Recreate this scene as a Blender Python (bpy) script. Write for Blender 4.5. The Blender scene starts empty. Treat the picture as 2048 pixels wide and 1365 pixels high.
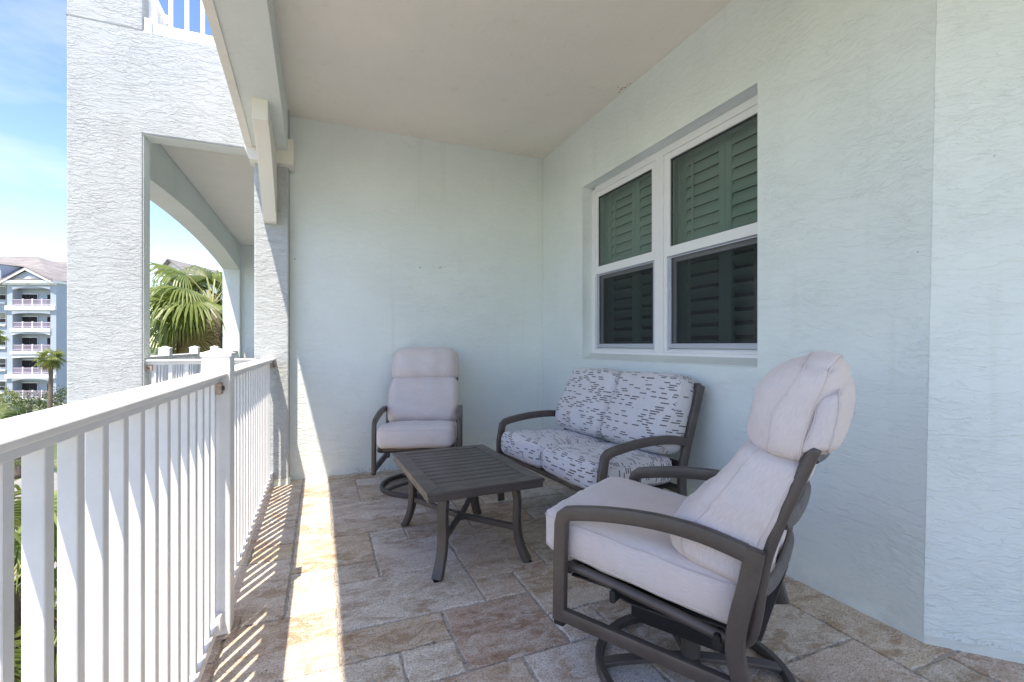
import bpy, bmesh, math, random
from mathutils import Vector, Matrix, noise
import numpy as np
random.seed(7)
R = math.radians
sc = bpy.context.scene
C = sc.collection

# ------------------------------------------------------------------ camera
YAW = R(22.5)
cam_d = bpy.data.cameras.new('camera'); cam = bpy.data.objects.new('camera', cam_d); C.objects.link(cam)
cam.location = (0, 0, 1.17)
cam.rotation_euler = (R(90), 0, -YAW)
cam_d.sensor_width = 36; cam_d.lens = 925 / 2048 * 36
cam_d.shift_y = (690 - 682.5) / 2048
cam_d.clip_start = 0.02; cam_d.clip_end = 6000
sc.camera = cam

# ------------------------------------------------------------------ light
SUN = Vector((-.212, -.375, 1)).normalized()
el = math.asin(SUN.z); az = math.atan2(SUN.x, SUN.y)
w = bpy.data.worlds.new('World'); sc.world = w; w.use_nodes = True
nt = w.node_tree; nt.nodes.clear()
def wn(t, **k):
    n = nt.nodes.new(t)
    for a, b in k.items(): setattr(n, a, b)
    return n
out = wn('ShaderNodeOutputWorld'); bg = wn('ShaderNodeBackground'); sky = wn('ShaderNodeTexSky')
sky.sky_type = 'NISHITA'; sky.sun_disc = False; sky.sun_elevation = el; sky.sun_rotation = az % (2 * math.pi)
sky.air_density = 1.0; sky.dust_density = 0.25; sky.ozone_density = 1.6; sky.altitude = 5
bg.inputs['Strength'].default_value = 0.118
# thin high cloud drawn over the whole sky
tc = wn('ShaderNodeTexCoord'); mp = wn('ShaderNodeMapping'); mp.inputs['Scale'].default_value = (1.2, 1.2, 3.5)
mp.inputs['Rotation'].default_value = (0.3, 0.5, 0.2)
cn = wn('ShaderNodeTexNoise'); cn.inputs['Scale'].default_value = 2.2; cn.inputs['Detail'].default_value = 7; cn.inputs['Roughness'].default_value = .55
cr = wn('ShaderNodeValToRGB'); cr.color_ramp.elements[0].position = .50; cr.color_ramp.elements[1].position = .80
cr.color_ramp.elements[1].color = (.5, .5, .5, 1)
mx = wn('ShaderNodeMix'); mx.data_type = 'RGBA'; mx.inputs['B'].default_value = (3.6, 3.7, 3.8, 1)
L = nt.links.new
L(tc.outputs['Generated'], mp.inputs['Vector']); L(mp.outputs[0], cn.inputs['Vector']); L(cn.outputs['Fac'], cr.inputs[0])
L(cr.outputs[0], mx.inputs['Factor']); L(sky.outputs[0], mx.inputs['A']); hs = wn('ShaderNodeHueSaturation'); hs.inputs['Saturation'].default_value = 1.18; hs.inputs['Hue'].default_value = .516; L(mx.outputs['Result'], hs.inputs['Color']); L(hs.outputs[0], bg.inputs['Color']); L(bg.outputs[0], out.inputs[0])
sd = bpy.data.lights.new('sun', 'SUN'); sd.energy = 2.5; sd.angle = R(0.53); sd.color = (1, .955, .89)
so = bpy.data.objects.new('sun', sd); C.objects.link(so); so.rotation_euler = SUN.to_track_quat('Z', 'Y').to_euler(); so.location = (-8, -14, 40)
sc.view_settings.view_transform = 'Standard'; sc.view_settings.look = 'None'
sc.view_settings.exposure = 1.73; sc.view_settings.gamma = 1
sc.view_settings.use_curve_mapping = False
sc.view_settings.use_white_balance = True; sc.view_settings.white_balance_temperature = 7150; sc.view_settings.white_balance_tint = 8

sc.cycles.max_bounces = 8; sc.cycles.diffuse_bounces = 6; sc.cycles.glossy_bounces = 3; sc.cycles.transparent_max_bounces = 10
sc.cycles.caustics_reflective = False; sc.cycles.caustics_refractive = False
# ------------------------------------------------------------------ materials
class NT:
    def __init__(s, name):
        s.m = bpy.data.materials.new(name); s.m.use_nodes = True; s.t = s.m.node_tree; s.t.nodes.clear()
        s.out = s.n('ShaderNodeOutputMaterial'); s.p = s.n('ShaderNodeBsdfPrincipled'); s.l(s.p.outputs[0], s.out.inputs[0])
    def n(s, t, **k):
        n = s.t.nodes.new(t)
        for a, b in k.items():
            if a.startswith('i_'):
                n.inputs[a[2:].replace('_', ' ')].default_value = b
            else: setattr(n, a, b)
        return n
    def l(s, a, b): s.t.links.new(a, b)
    def math(s, op, a, b=None, c=None):
        n = s.n('ShaderNodeMath', operation=op)
        for i, v in enumerate((a, b, c)):
            if v is None: continue
            if isinstance(v, (int, float)): n.inputs[i].default_value = v
            else: s.l(v, n.inputs[i])
        return n.outputs[0]
    def vscale(s, vec, sx, sy, sz, loc=(0, 0, 0)):
        n = s.n('ShaderNodeMapping'); n.inputs['Scale'].default_value = (sx, sy, sz); n.inputs['Location'].default_value = loc
        s.l(vec, n.inputs['Vector']); return n.outputs[0]
    def noise(s, vec, scale, detail=4, rough=.5, dist=0, typ=None):
        n = s.n('ShaderNodeTexNoise')
        if typ: n.noise_type = typ
        n.inputs['Scale'].default_value = scale; n.inputs['Detail'].default_value = detail
        n.inputs['Roughness'].default_value = rough; n.inputs['Distortion'].default_value = dist
        if vec is not None: s.l(vec, n.inputs['Vector'])
        return n.outputs['Fac']
    def ramp(s, fac, stops, interp='LINEAR'):
        n = s.n('ShaderNodeValToRGB'); n.color_ramp.interpolation = interp
        e = n.color_ramp.elements
        while len(e) < len(stops): e.new(.5)
        for i, (p, c) in enumerate(stops):
            e[i].position = p; e[i].color = (c, c, c, 1) if isinstance(c, (int, float)) else (*c, 1)
        s.l(fac, n.inputs[0]); return n.outputs[0]
    def mix(s, fac, a, b, mode='MIX'):
        n = s.n('ShaderNodeMix'); n.data_type = 'RGBA'; n.blend_type = mode
        for k, v in (('Factor', fac), ('A', a), ('B', b)):
            if isinstance(v, (int, float)): n.inputs[k].default_value = v
            elif isinstance(v, tuple): n.inputs[k].default_value = (*v, 1)
            else: s.l(v, n.inputs[k])
        return n.outputs['Result']
    def bump(s, h, dist, strength=1.0, prev=None):
        n = s.n('ShaderNodeBump'); n.inputs['Distance'].default_value = dist; n.inputs['Strength'].default_value = strength
        s.l(h, n.inputs['Height'])
        if prev is not None: s.l(prev, n.inputs['Normal'])
        return n.outputs[0]
    def pos(s): return s.n('ShaderNodeNewGeometry').outputs['Position']
    def fin(s, col, rough=.6, normal=None, metallic=0, spec=.5):
        p = s.p
        if isinstance(col, tuple): p.inputs['Base Color'].default_value = (*col, 1)
        else: s.l(col, p.inputs['Base Color'])
        if isinstance(rough, (int, float)): p.inputs['Roughness'].default_value = rough
        else: s.l(rough, p.inputs['Roughness'])
        p.inputs['Metallic'].default_value = metallic; p.inputs['Specular IOR Level'].default_value = spec
        if normal is not None: s.l(normal, p.inputs['Normal'])
        return s.m

def stucco(name, col, amp=1.0, vert=False, ceiling=False, rough=.75, zfreq=1.0, fq=1.0, base=False):
    s = NT(name); P = s.pos()
    # warp the coordinates so that the trowel lines wander
    wn_ = s.n('ShaderNodeTexNoise'); wn_.inputs['Scale'].default_value = 3.2; wn_.inputs['Detail'].default_value = 3
    s.l(P, wn_.inputs['Vector'])
    sub = s.n('ShaderNodeVectorMath', operation='MULTIPLY_ADD'); s.l(wn_.outputs['Color'], sub.inputs[0])
    sub.inputs[1].default_value = (.10, .10, .10); s.l(P, sub.inputs[2]); V = sub.outputs[0]
    if ceiling: sc1 = (22, 7, 8)
    else: sc1 = (13, 13, 44 * zfreq)
    sc1 = tuple(q * fq for q in sc1)
    a = s.noise(s.vscale(V, *sc1), 1.0, 6, .6, .5)
    b = s.noise(s.vscale(V, *(tuple(q * .45 for q in sc1)), loc=(3, 7, 1)), 1.0, 5, .6, .45)
    e = s.noise(s.vscale(V, *(tuple(q * 1.9 for q in sc1)), loc=(9, 2, 4)), 1.0, 4, .6, .3)
    lay = s.ramp(a, [(.475, 0), (.525, .9), (.62, 1)])
    lay2 = s.ramp(b, [(.485, 0), (.52, 1)])
    lay3 = s.ramp(e, [(.50, 0), (.56, 1)])
    patch = s.ramp(s.noise(P, 2.8, 2, .5), [(.38, .30), (.60, 1)])
    fine = s.noise(P, 260, 3, .6)
    h = s.math('ADD', s.math('MULTIPLY', lay, s.math('MULTIPLY', patch, .55)), s.math('MULTIPLY', lay2, .50))
    h = s.math('ADD', h, s.math('MULTIPLY', lay3, s.math('MULTIPLY', patch, .22)))
    h = s.math('ADD', h, s.math('MULTIPLY', fine, .10))
    nrm = s.bump(h, .0032 * amp, 1.0)
    tint = s.ramp(s.noise(P, 1.1, 5, .65), [(.3, (.915, .93, .93)), (.7, (1.0, 1.0, 1.0))])
    c = s.mix(1.0, tuple(col), tint, 'MULTIPLY')
    strk = s.ramp(s.noise(s.vscale(P, 9, 9, .5), 1, 4, .6), [(.60, (1, 1, 1)), (.80, (.93, .925, .90))])
    c = s.mix(1.0, c, strk, 'MULTIPLY')
    if base:
        # black mildew flecks and splash dirt just above the floor
        zz_ = s.n('ShaderNodeSeparateXYZ'); s.l(P, zz_.inputs[0])
        low = s.ramp(zz_.outputs[2], [(.0, 1), (.07, 0)]); mid_ = s.ramp(zz_.outputs[2], [(.0, .8), (.25, 0)])
        fl_ = s.math('MULTIPLY', s.ramp(s.noise(P, 85, 4, .7), [(.52, 0), (.60, 1)]), s.ramp(s.noise(P, 2.6, 3, .6), [(.46, 0), (.60, 1)]))
        c = s.mix(s.math('MULTIPLY', fl_, low), c, (.10, .10, .10))
        c = s.mix(s.math('MULTIPLY', s.ramp(s.noise(P, 7, 4, .6), [(.45, 0), (.7, .35)]), mid_), c, (.46, .45, .40))
    # scattered dirt specks
    d = s.ramp(s.noise(P, 45, 2, .5), [(.18, .55), (.235, 1.0)])
    c = s.mix(1.0, c, d, 'MULTIPLY')
    return s.fin(c, rough, nrm, spec=.35)

M = {}
M['stucco'] = stucco('stucco_aqua', (.77, .82, .815), .62, base=True, fq=1.2)
M['stucco_rough'] = stucco('stucco_aqua_coarse', (.50, .515, .52), 1.3, zfreq=1.0, fq=1.25)
M['stucco_smooth'] = stucco('stucco_trim', (.70, .73, .70), .5)
M['ceiling'] = stucco('ceiling_paint', (.84, .785, .72), .3, ceiling=True)
def simple(name, col, rough=.5, metallic=0, spec=.5, bump=None):
    s = NT(name); n = None
    if bump: n = s.bump(s.noise(s.pos(), bump[0], 3, .6), bump[1])
    return s.fin(col, rough, n, metallic, spec)
def painted(name, col, rough, var=.06, scale=6):
    s = NT(name); P = s.pos()
    f = s.ramp(s.noise(P, scale, 5, .6), [(.3, 1 - var), (.7, 1)])
    return s.fin(s.mix(1.0, col, f, 'MULTIPLY'), rough, s.bump(s.noise(P, 180, 2), .0003))
M['white'] = painted('white_rail_paint', (.80, .79, .79), .34, .11, 9)
M['vinyl'] = painted('white_vinyl', (.80, .80, .82), .35, .03)
M['screen_frame'] = simple('grey_screen_frame', (.42, .45, .52), .4)
M['gasket'] = simple('black_gasket', (.015, .015, .015), .6)
M['trim'] = stucco('beige_trim', (.80, .77, .71), .25)
M['rust'] = painted('rusty_bracket', (.52, .40, .33), .6, .4, 60)
M['bolt'] = simple('bolt_metal', (.12, .09, .08), .5, .6)
def metal():
    s = NT('taupe_powder_coat'); P = s.n('ShaderNodeTexCoord').outputs['Object']
    sp = s.ramp(s.noise(P, 900, 2, .5), [(.35, .8), (.62, 1.0), (.74, 1.9)])
    dust = s.ramp(s.noise(P, 7, 5, .65), [(.35, .95), (.8, 1.4)])
    c = s.mix(1.0, s.mix(1.0, (.092, .076, .068), sp, 'MULTIPLY'), dust, 'MULTIPLY')
    return s.fin(c, s.ramp(s.noise(P, 12, 4, .6), [(.3, .30), (.7, .48)]), s.bump(s.noise(P, 500, 2), .0003), .25)
M['metal'] = metal()
M['dark'] = simple('dark_steel', (.03, .03, .032), .5, .5)
def fabric(name, col, dashes=False):
    s = NT(name); uv = s.n('ShaderNodeTexCoord').outputs['UV']
    sep = s.n('ShaderNodeSeparateXYZ'); s.l(uv, sep.inputs[0]); u, v = sep.outputs[0], sep.outputs[1]
    st = s.noise(s.vscale(uv, 420, 30, 1), 1, 3, .6)
    st2 = s.noise(s.vscale(uv, 45, 500, 1), 1, 2, .6)
    heather = s.ramp(st, [(.3, .90), (.7, 1.05)])
    blot = s.ramp(s.noise(s.n('ShaderNodeTexCoord').outputs['Object'], 6, 3, .5), [(.3, (.95, .97, 1.0)), (.7, (1.0, .965, .96))])
    c = s.mix(1.0, s.mix(1.0, col, heather, 'MULTIPLY'), blot, 'MULTIPLY')
    if dashes:
        s2 = s.ramp(st2, [(.3, .93), (.7, 1.03)]); c = s.mix(1.0, c, s2, 'MULTIPLY')
        row = s.math('FLOOR', s.math('DIVIDE', v, .0152)); fv = s.math('FRACT', s.math('DIVIDE', v, .0152))
        wn1 = s.n('ShaderNodeTexWhiteNoise', noise_dimensions='1D'); s.l(row, wn1.inputs['W'])
        cu = s.math('ADD', s.math('DIVIDE', u, .084), s.math('MULTIPLY', s.math('FLOOR', s.math('MULTIPLY', wn1.outputs['Value'], 5)), .21))
        cell = s.math('FLOOR', cu); fu = s.math('FRACT', cu)
        cmb = s.n('ShaderNodeCombineXYZ'); s.l(cell, cmb.inputs[0]); s.l(row, cmb.inputs[1])
        w2 = s.n('ShaderNodeTexWhiteNoise', noise_dimensions='2D'); s.l(cmb.outputs[0], w2.inputs['Vector'])
        sp3 = s.n('ShaderNodeSeparateColor'); s.l(w2.outputs['Color'], sp3.inputs[0])
        # rows thin out and bunch up over the cloth
        dens = s.noise(s.vscale(uv, 9, 13, 1), 1, 1, .5)
        on = s.math('GREATER_THAN', s.math('ADD', sp3.outputs[0], s.math('MULTIPLY', s.math('SUBTRACT', dens, .5), .8)), .525)
        ln = s.math('ADD', .45, s.math('MULTIPLY', sp3.outputs[1], .42))
        m = s.math('MULTIPLY', on, s.math('MULTIPLY', s.math('GREATER_THAN', fu, .06), s.math('LESS_THAN', fu, ln)))
        m = s.math('MULTIPLY', m, s.math('MULTIPLY', s.math('GREATER_THAN', fv, .18), s.math('LESS_THAN', fv, .70)))
        c = s.mix(m, c, (.14, .122, .122))
    n1 = s.bump(s.math('ADD', st, st2), .0004, .8)
    wr = s.noise(s.vscale(uv, 5, 9, 1), 1, 4, .5, 1.2)
    n1 = s.bump(wr, .010, .6, n1)
    m_ = s.fin(c, .92, n1, spec=.15)
    s.p.inputs['Sheen Weight'].default_value = .25
    return m_
M['fabric'] = fabric('oatmeal_cushion_fabric', (.675, .60, .57))
M['dash'] = fabric('dash_print_fabric', (.655, .635, .645), True)
M['piping'] = simple('cushion_piping', (.605, .53, .505), .9)
M['pipingd'] = simple('cushion_piping_print', (.58, .56, .57), .9)

def travertine():
    s = NT('travertine'); oi = s.n('ShaderNodeObjectInfo')
    P = s.pos(); add = s.n('ShaderNodeVectorMath', operation='ADD')
    rnd = s.n('ShaderNodeVectorMath', operation='SCALE'); rnd.inputs['Scale'].default_value = 37.0
    cmb = s.n('ShaderNodeCombineXYZ'); s.l(oi.outputs['Random'], cmb.inputs[0]); s.l(oi.outputs['Random'], cmb.inputs[1])
    s.l(cmb.outputs[0], rnd.inputs[0]); s.l(P, add.inputs[0]); s.l(rnd.outputs[0], add.inputs[1]); V = add.outputs[0]
    big = s.noise(s.vscale(V, 3.2, 6.5, 1), 1, 6, .62, .9)
    mid = s.noise(s.vscale(V, 12, 19, 1), 1, 7, .72, .9)
    fine = s.noise(V, 150, 4, .65)
    base = oi.outputs['Color']
    grain = s.ramp(s.noise(s.vscale(V, 42, 58, 1), 1, 6, .75, .8), [(.38, .84), (.5, 1.0), (.62, 1.12)])
    base = s.mix(1.0, base, grain, 'MULTIPLY')
    dk = s.mix(1.0, base, (.68, .58, .49), 'MULTIPLY')
    lt = s.mix(.45, base, (.78, .73, .66))
    c = s.mix(s.ramp(big, [(.40, 0), (.56, 1)]), dk, base)
    c = s.mix(s.ramp(mid, [(.47, 0), (.60, .8)]), c, lt)
    rustf = s.ramp(s.noise(s.vscale(V, 6, 9, 1, (5, 2, 0)), 1, 5, .6, .5), [(.60, 0), (.78, .45)])
    c = s.mix(rustf, c, (.50, .33, .20))
    f2 = s.ramp(fine, [(.36, .55), (.48, .98), (.64, 1.22)])
    c = s.mix(1.0, c, f2, 'MULTIPLY')
    # pits, some open and some filled with grey cement
    vn = s.n('ShaderNodeTexNoise'); vn.inputs['Scale'].default_value = 75; vn.inputs['Detail'].default_value = 3; s.l(V, vn.inputs['Vector'])
    zone = s.ramp(s.noise(V, 5.5, 3, .6), [(.48, 0), (.60, 1)])
    pit = s.math('MULTIPLY', s.ramp(vn.outputs['Fac'], [(.30, 1), (.37, 0)]), zone)
    c = s.mix(s.math('MULTIPLY', pit, .75), c, (.16, .12, .09))
    fz = s.math('MULTIPLY', s.ramp(s.noise(V, 17, 3, .6, .5), [(.655, 0), (.675, 1)]), s.ramp(s.noise(V, 3, 2), [(.5, 0), (.62, .9)]))
    c = s.mix(fz, c, (.46, .46, .45))
    h = s.math('SUBTRACT', s.math('ADD', s.math('MULTIPLY', mid, .5), s.math('MULTIPLY', fine, .25)), s.math('MULTIPLY', pit, 1.0))
    h = s.math('SUBTRACT', h, s.math('MULTIPLY', fz, .3))
    rg = s.ramp(big, [(.3, .42), (.7, .6)])
    return s.fin(c, rg, s.bump(h, .0028, 1.0), spec=.4)
M['tile'] = travertine()
def grout():
    s = NT('grout'); P = s.pos()
    f = s.ramp(s.noise(P, 60, 4, .7), [(.34, (.15, .13, .11)), (.45, (.42, .38, .33)), (.75, (.60, .55, .49))])
    return s.fin(f, .9, s.bump(s.noise(P, 110, 4, .7), .003))
M['grout'] = grout()
def glass(name, tint, refl=1.45, rough=.0):
    s = NT(name); s.t.nodes.remove(s.p)
    tr = s.n('ShaderNodeBsdfTransparent'); tr.inputs[0].default_value = (*tint, 1)
    gl = s.n('ShaderNodeBsdfGlossy'); gl.inputs['Roughness'].default_value = rough; gl.inputs[0].default_value = (.93, 1, .98, 1)
    fr = s.n('ShaderNodeFresnel'); fr.inputs[0].default_value = refl
    bk = s.math('SUBTRACT', 1.0, s.n('ShaderNodeNewGeometry').outputs['Backfacing'])
    mxs = s.n('ShaderNodeMixShader'); s.l(s.math('MULTIPLY', fr.outputs[0], bk), mxs.inputs[0]); s.l(tr.outputs[0], mxs.inputs[1]); s.l(gl.outputs[0], mxs.inputs[2])
    s.l(mxs.outputs[0], s.out.inputs[0]); return s.m
M['glass'] = glass('tinted_glass', (.64, .71, .69), 1.75)
def screen_mat():
    s = NT('insect_screen'); s.t.nodes.remove(s.p)
    tr = s.n('ShaderNodeBsdfTransparent'); tr.inputs[0].default_value = (.9, .9, .9, 1)
    df = s.n('ShaderNodeBsdfDiffuse'); df.inputs[0].default_value = (.045, .048, .055, 1)
    mxs = s.n('ShaderNodeMixShader'); mxs.inputs[0].default_value = .26
    s.l(tr.outputs[0], mxs.inputs[1]); s.l(df.outputs[0], mxs.inputs[2]); s.l(mxs.outputs[0], s.out.inputs[0]); return s.m
M['screen'] = screen_mat()
M['shutter'] = painted('shutter_paint', (.82, .84, .82), .45, .03)
M['room'] = simple('room_wall', (.20, .13, .12), .8)
def leafmat(name, a, b, trans=(.35, .5, .08)):
    s = NT(name); oi = s.n('ShaderNodeObjectInfo'); P = s.pos()
    f = s.noise(P, 4, 3, .6); c = s.mix(s.ramp(f, [(.3, 0), (.7, 1)]), a, b)
    f2 = s.ramp(oi.outputs['Random'], [(0, .75), (1, 1.2)]); c = s.mix(1.0, c, f2, 'MULTIPLY')
    s.fin(c, .42, None, spec=.5)
    t = s.n('ShaderNodeBsdfTranslucent'); s.l(s.mix(1.0, c, (1.5, 1.6, .7), 'MULTIPLY'), t.inputs[0])
    mxs = s.n('ShaderNodeMixShader'); mxs.inputs[0].default_value = .35
    s.l(s.p.outputs[0], mxs.inputs[1]); s.l(t.outputs[0], mxs.inputs[2]); s.l(mxs.outputs[0], s.out.inputs[0]); return s.m
M['leaf'] = leafmat('fan_palm_leaf', (.11, .16, .035), (.26, .30, .09))
M['leaf2'] = leafmat('far_palm_leaf', (.12, .16, .03), (.22, .24, .05))
M['leafdry'] = leafmat('dry_leaf', (.30, .24, .13), (.24, .20, .10))
M['bush'] = leafmat('shrub_leaf', (.035, .06, .02), (.09, .12, .035))
M['bark'] = simple('palm_bark', (.17, .13, .10), .9, bump=(18, .03))
M['petiole'] = simple('palm_petiole', (.30, .30, .12), .6)
M['bwall'] = painted('far_wall_paint', (.38, .43, .48), .85, .06, .6)
M['btrim'] = simple('far_white_trim', (.78, .78, .78), .7)
M['brail'] = simple('far_rail_paint', (.50, .42, .50), .8)
M['bglass'] = simple('far_window_glass', (.035, .045, .05), .08, 0, .8)
M['bglass2'] = simple('far_door_glass', (.022, .02, .022), .5, 0, .15)
def rooft():
    s = NT('roof_tile'); P = s.pos()
    f = s.noise(s.vscale(P, .6, .6, 2.5), 1, 5, .6)
    c = s.ramp(f, [(.3, (.20, .175, .165)), (.5, (.26, .235, .22)), (.7, (.32, .295, .28))])
    wv = s.n('ShaderNodeTexWave'); wv.bands_direction = 'Z'; wv.inputs['Scale'].default_value = 1.1; wv.inputs['Distortion'].default_value = 1; s.l(P, wv.inputs['Vector'])
    c = s.mix(1.0, c, s.ramp(wv.outputs['Fac'], [(0, .75), (.4, 1)]), 'MULTIPLY')
    return s.fin(c, .85)
M['roof'] = rooft()
def groundm():
    s = NT('ground_cover'); P = s.pos()
    f = s.noise(P, .12, 5, .6); c = s.ramp(f, [(.40, (.10, .13, .045)), (.5, (.14, .155, .06)), (.54, (.44, .42, .36)), (.7, (.50, .47, .42))])
    c = s.mix(1.0, c, s.ramp(s.noise(P, 3, 5, .7), [(.3, .7), (.7, 1.1)]), 'MULTIPLY')
    return s.fin(c, .95)
M['ground'] = groundm()
M['paving'] = painted('pavement_concrete', (.34, .31, .28), .9, .35, 1.5)

# ------------------------------------------------------------------ mesh helpers
class MB:
    def __init__(s): s.v = []; s.f = []; s.uv = None
    def add(s, vs, fs):
        o = len(s.v); s.v += [tuple(v) for v in vs]; s.f += [tuple(i + o for i in f) for f in fs]; return s
    def box(s, x0, x1, y0, y1, z0, z1):
        return s.add([(x0, y0, z0), (x1, y0, z0), (x1, y1, z0), (x0, y1, z0), (x0, y0, z1), (x1, y0, z1), (x1, y1, z1), (x0, y1, z1)],
                     [(0, 3, 2, 1), (4, 5, 6, 7), (0, 1, 5, 4), (1, 2, 6, 5), (2, 3, 7, 6), (3, 0, 4, 7)])
    def prism(s, poly, axis, a0, a1):
        # poly: 2D points; axis 'x': poly=(y,z); 'y': poly=(x,z); 'z': poly=(x,y)
        n = len(poly)
        def P(p, a): return {'x': (a, p[0], p[1]), 'y': (p[0], a, p[1]), 'z': (p[0], p[1], a)}[axis]
        vs = [P(p, a0) for p in poly] + [P(p, a1) for p in poly]
        fs = [tuple(range(n)), tuple(range(2 * n - 1, n - 1, -1))] + [(i, i + n, (i + 1) % n + n, (i + 1) % n) for i in range(n)]
        return s.add(vs, fs)
    def sweep(s, pts, sec, ref=(1, 0, 0), closed=False, cap=True, scale=None):
        pts = [Vector(p) for p in pts]; n = len(pts); ref = Vector(ref).normalized(); vs = []; m = len(sec)
        for i in range(n):
            if closed: a = pts[(i - 1) % n]; b = pts[(i + 1) % n]
            else: a = pts[max(i - 1, 0)]; b = pts[min(i + 1, n - 1)]
            d1 = (pts[i] - a); d2 = (b - pts[i])
            if d1.length < 1e-9: d1 = d2
            if d2.length < 1e-9: d2 = d1
            d1.normalize(); d2.normalize(); t = (d1 + d2)
            if t.length < 1e-6: t = d1
            t.normalize(); k = 1 / max(.5, math.sqrt(max(.01, (1 + d1.dot(d2)) / 2)))
            r = ref - t * ref.dot(t); r.normalize(); nn = t.cross(r)
            sc_ = scale[i] if scale else 1
            for (a_, b_) in sec: vs.append(pts[i] + r * a_ * sc_ + nn * b_ * k * sc_)
        fs = []
        rng = n if closed else n - 1
        for i in range(rng):
            j = (i + 1) % n
            for q in range(m): fs.append((i * m + q, i * m + (q + 1) % m, j * m + (q + 1) % m, j * m + q))
        if cap and not closed: fs.append(tuple(reversed(range(m)))); fs.append(tuple((n - 1) * m + q for q in range(m)))
        return s.add(vs, fs)
    def xf(s, mat):
        s.v = [tuple(mat @ Vector(v)) for v in s.v]; return s
    def mesh(s, name, smooth=False):
        me = bpy.data.meshes.new(name); me.from_pydata(s.v, [], s.f)
        bm = bmesh.new(); bm.from_mesh(me); bmesh.ops.recalc_face_normals(bm, faces=bm.faces); bm.to_mesh(me); bm.free()
        if smooth:
            for p in me.polygons: p.use_smooth = True
        return me
def link(name, me, mat, parent=None, loc=None, rz=None):
    o = bpy.data.objects.new(name, me); C.objects.link(o)
    if me is not None and mat is not None and not me.materials: me.materials.append(M[mat] if isinstance(mat, str) else mat)
    if parent is not None: o.parent = parent
    if loc is not None: o.location = loc
    if rz is not None: o.rotation_euler = (0, 0, rz)
    return o
def ob(name, mb, mat, parent=None, bevel=0, smooth=False, angle=None, seg=2, loc=None, rz=None):
    me = mb.mesh(name, smooth or angle is not None)
    o = link(name, me, mat, parent, loc, rz)
    if bevel:
        md = o.modifiers.new('bevel', 'BEVEL'); md.width = bevel; md.segments = seg; md.limit_method = 'ANGLE'; md.angle_limit = R(40)
    if angle is not None: me.set_sharp_from_angle(angle=R(angle))
    return o
def empty(name, loc=(0, 0, 0), rz=0):
    o = bpy.data.objects.new(name, None); C.objects.link(o); o.location = loc; o.rotation_euler = (0, 0, rz); o.empty_display_size = .2; return o
def tag(o, label=None, cat=None, group=None, kind=None):
    if label: o['label'] = label
    if cat: o['category'] = cat
    if group: o['group'] = group
    if kind: o['kind'] = kind
    return o
def circ(r, n=12): return [(r * math.cos(2 * math.pi * i / n), r * math.sin(2 * math.pi * i / n)) for i in range(n)]
def rrect(wd, ht, r=.006, n=3):
    p = []
    for cx, cy, a0 in ((wd / 2 - r, ht / 2 - r, 0), (-wd / 2 + r, ht / 2 - r, 90), (-wd / 2 + r, -ht / 2 + r, 180), (wd / 2 - r, -ht / 2 + r, 270)):
        for i in range(n): a = R(a0 + 90 * i / (n - 1)); p.append((cx + r * math.cos(a), cy + r * math.sin(a)))
    return p
def smooth_path(pts, n=6, closed=False):
    pts = [Vector(p) for p in pts]; out_ = []; m = len(pts)
    for i in range(m if closed else m - 1):
        p0 = pts[(i - 1) % m] if (closed or i > 0) else pts[0]; p1 = pts[i]; p2 = pts[(i + 1) % m]; p3 = pts[(i + 2) % m] if (closed or i + 2 < m) else pts[-1]
        for k in range(n):
            t = k / n
            out_.append(.5 * ((2 * p1) + (-p0 + p2) * t + (2 * p0 - 5 * p1 + 4 * p2 - p3) * t * t + (-p0 + 3 * p1 - 3 * p2 + p3) * t ** 3))
    if not closed: out_.append(pts[-1])
    return out_

# ================================================================== STRUCTURE
XW = 2.185; YB = 4.42; ZC = 3.145; ZU = 3.55; GZ = -6.6
SQ = math.sqrt(.5)
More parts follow.
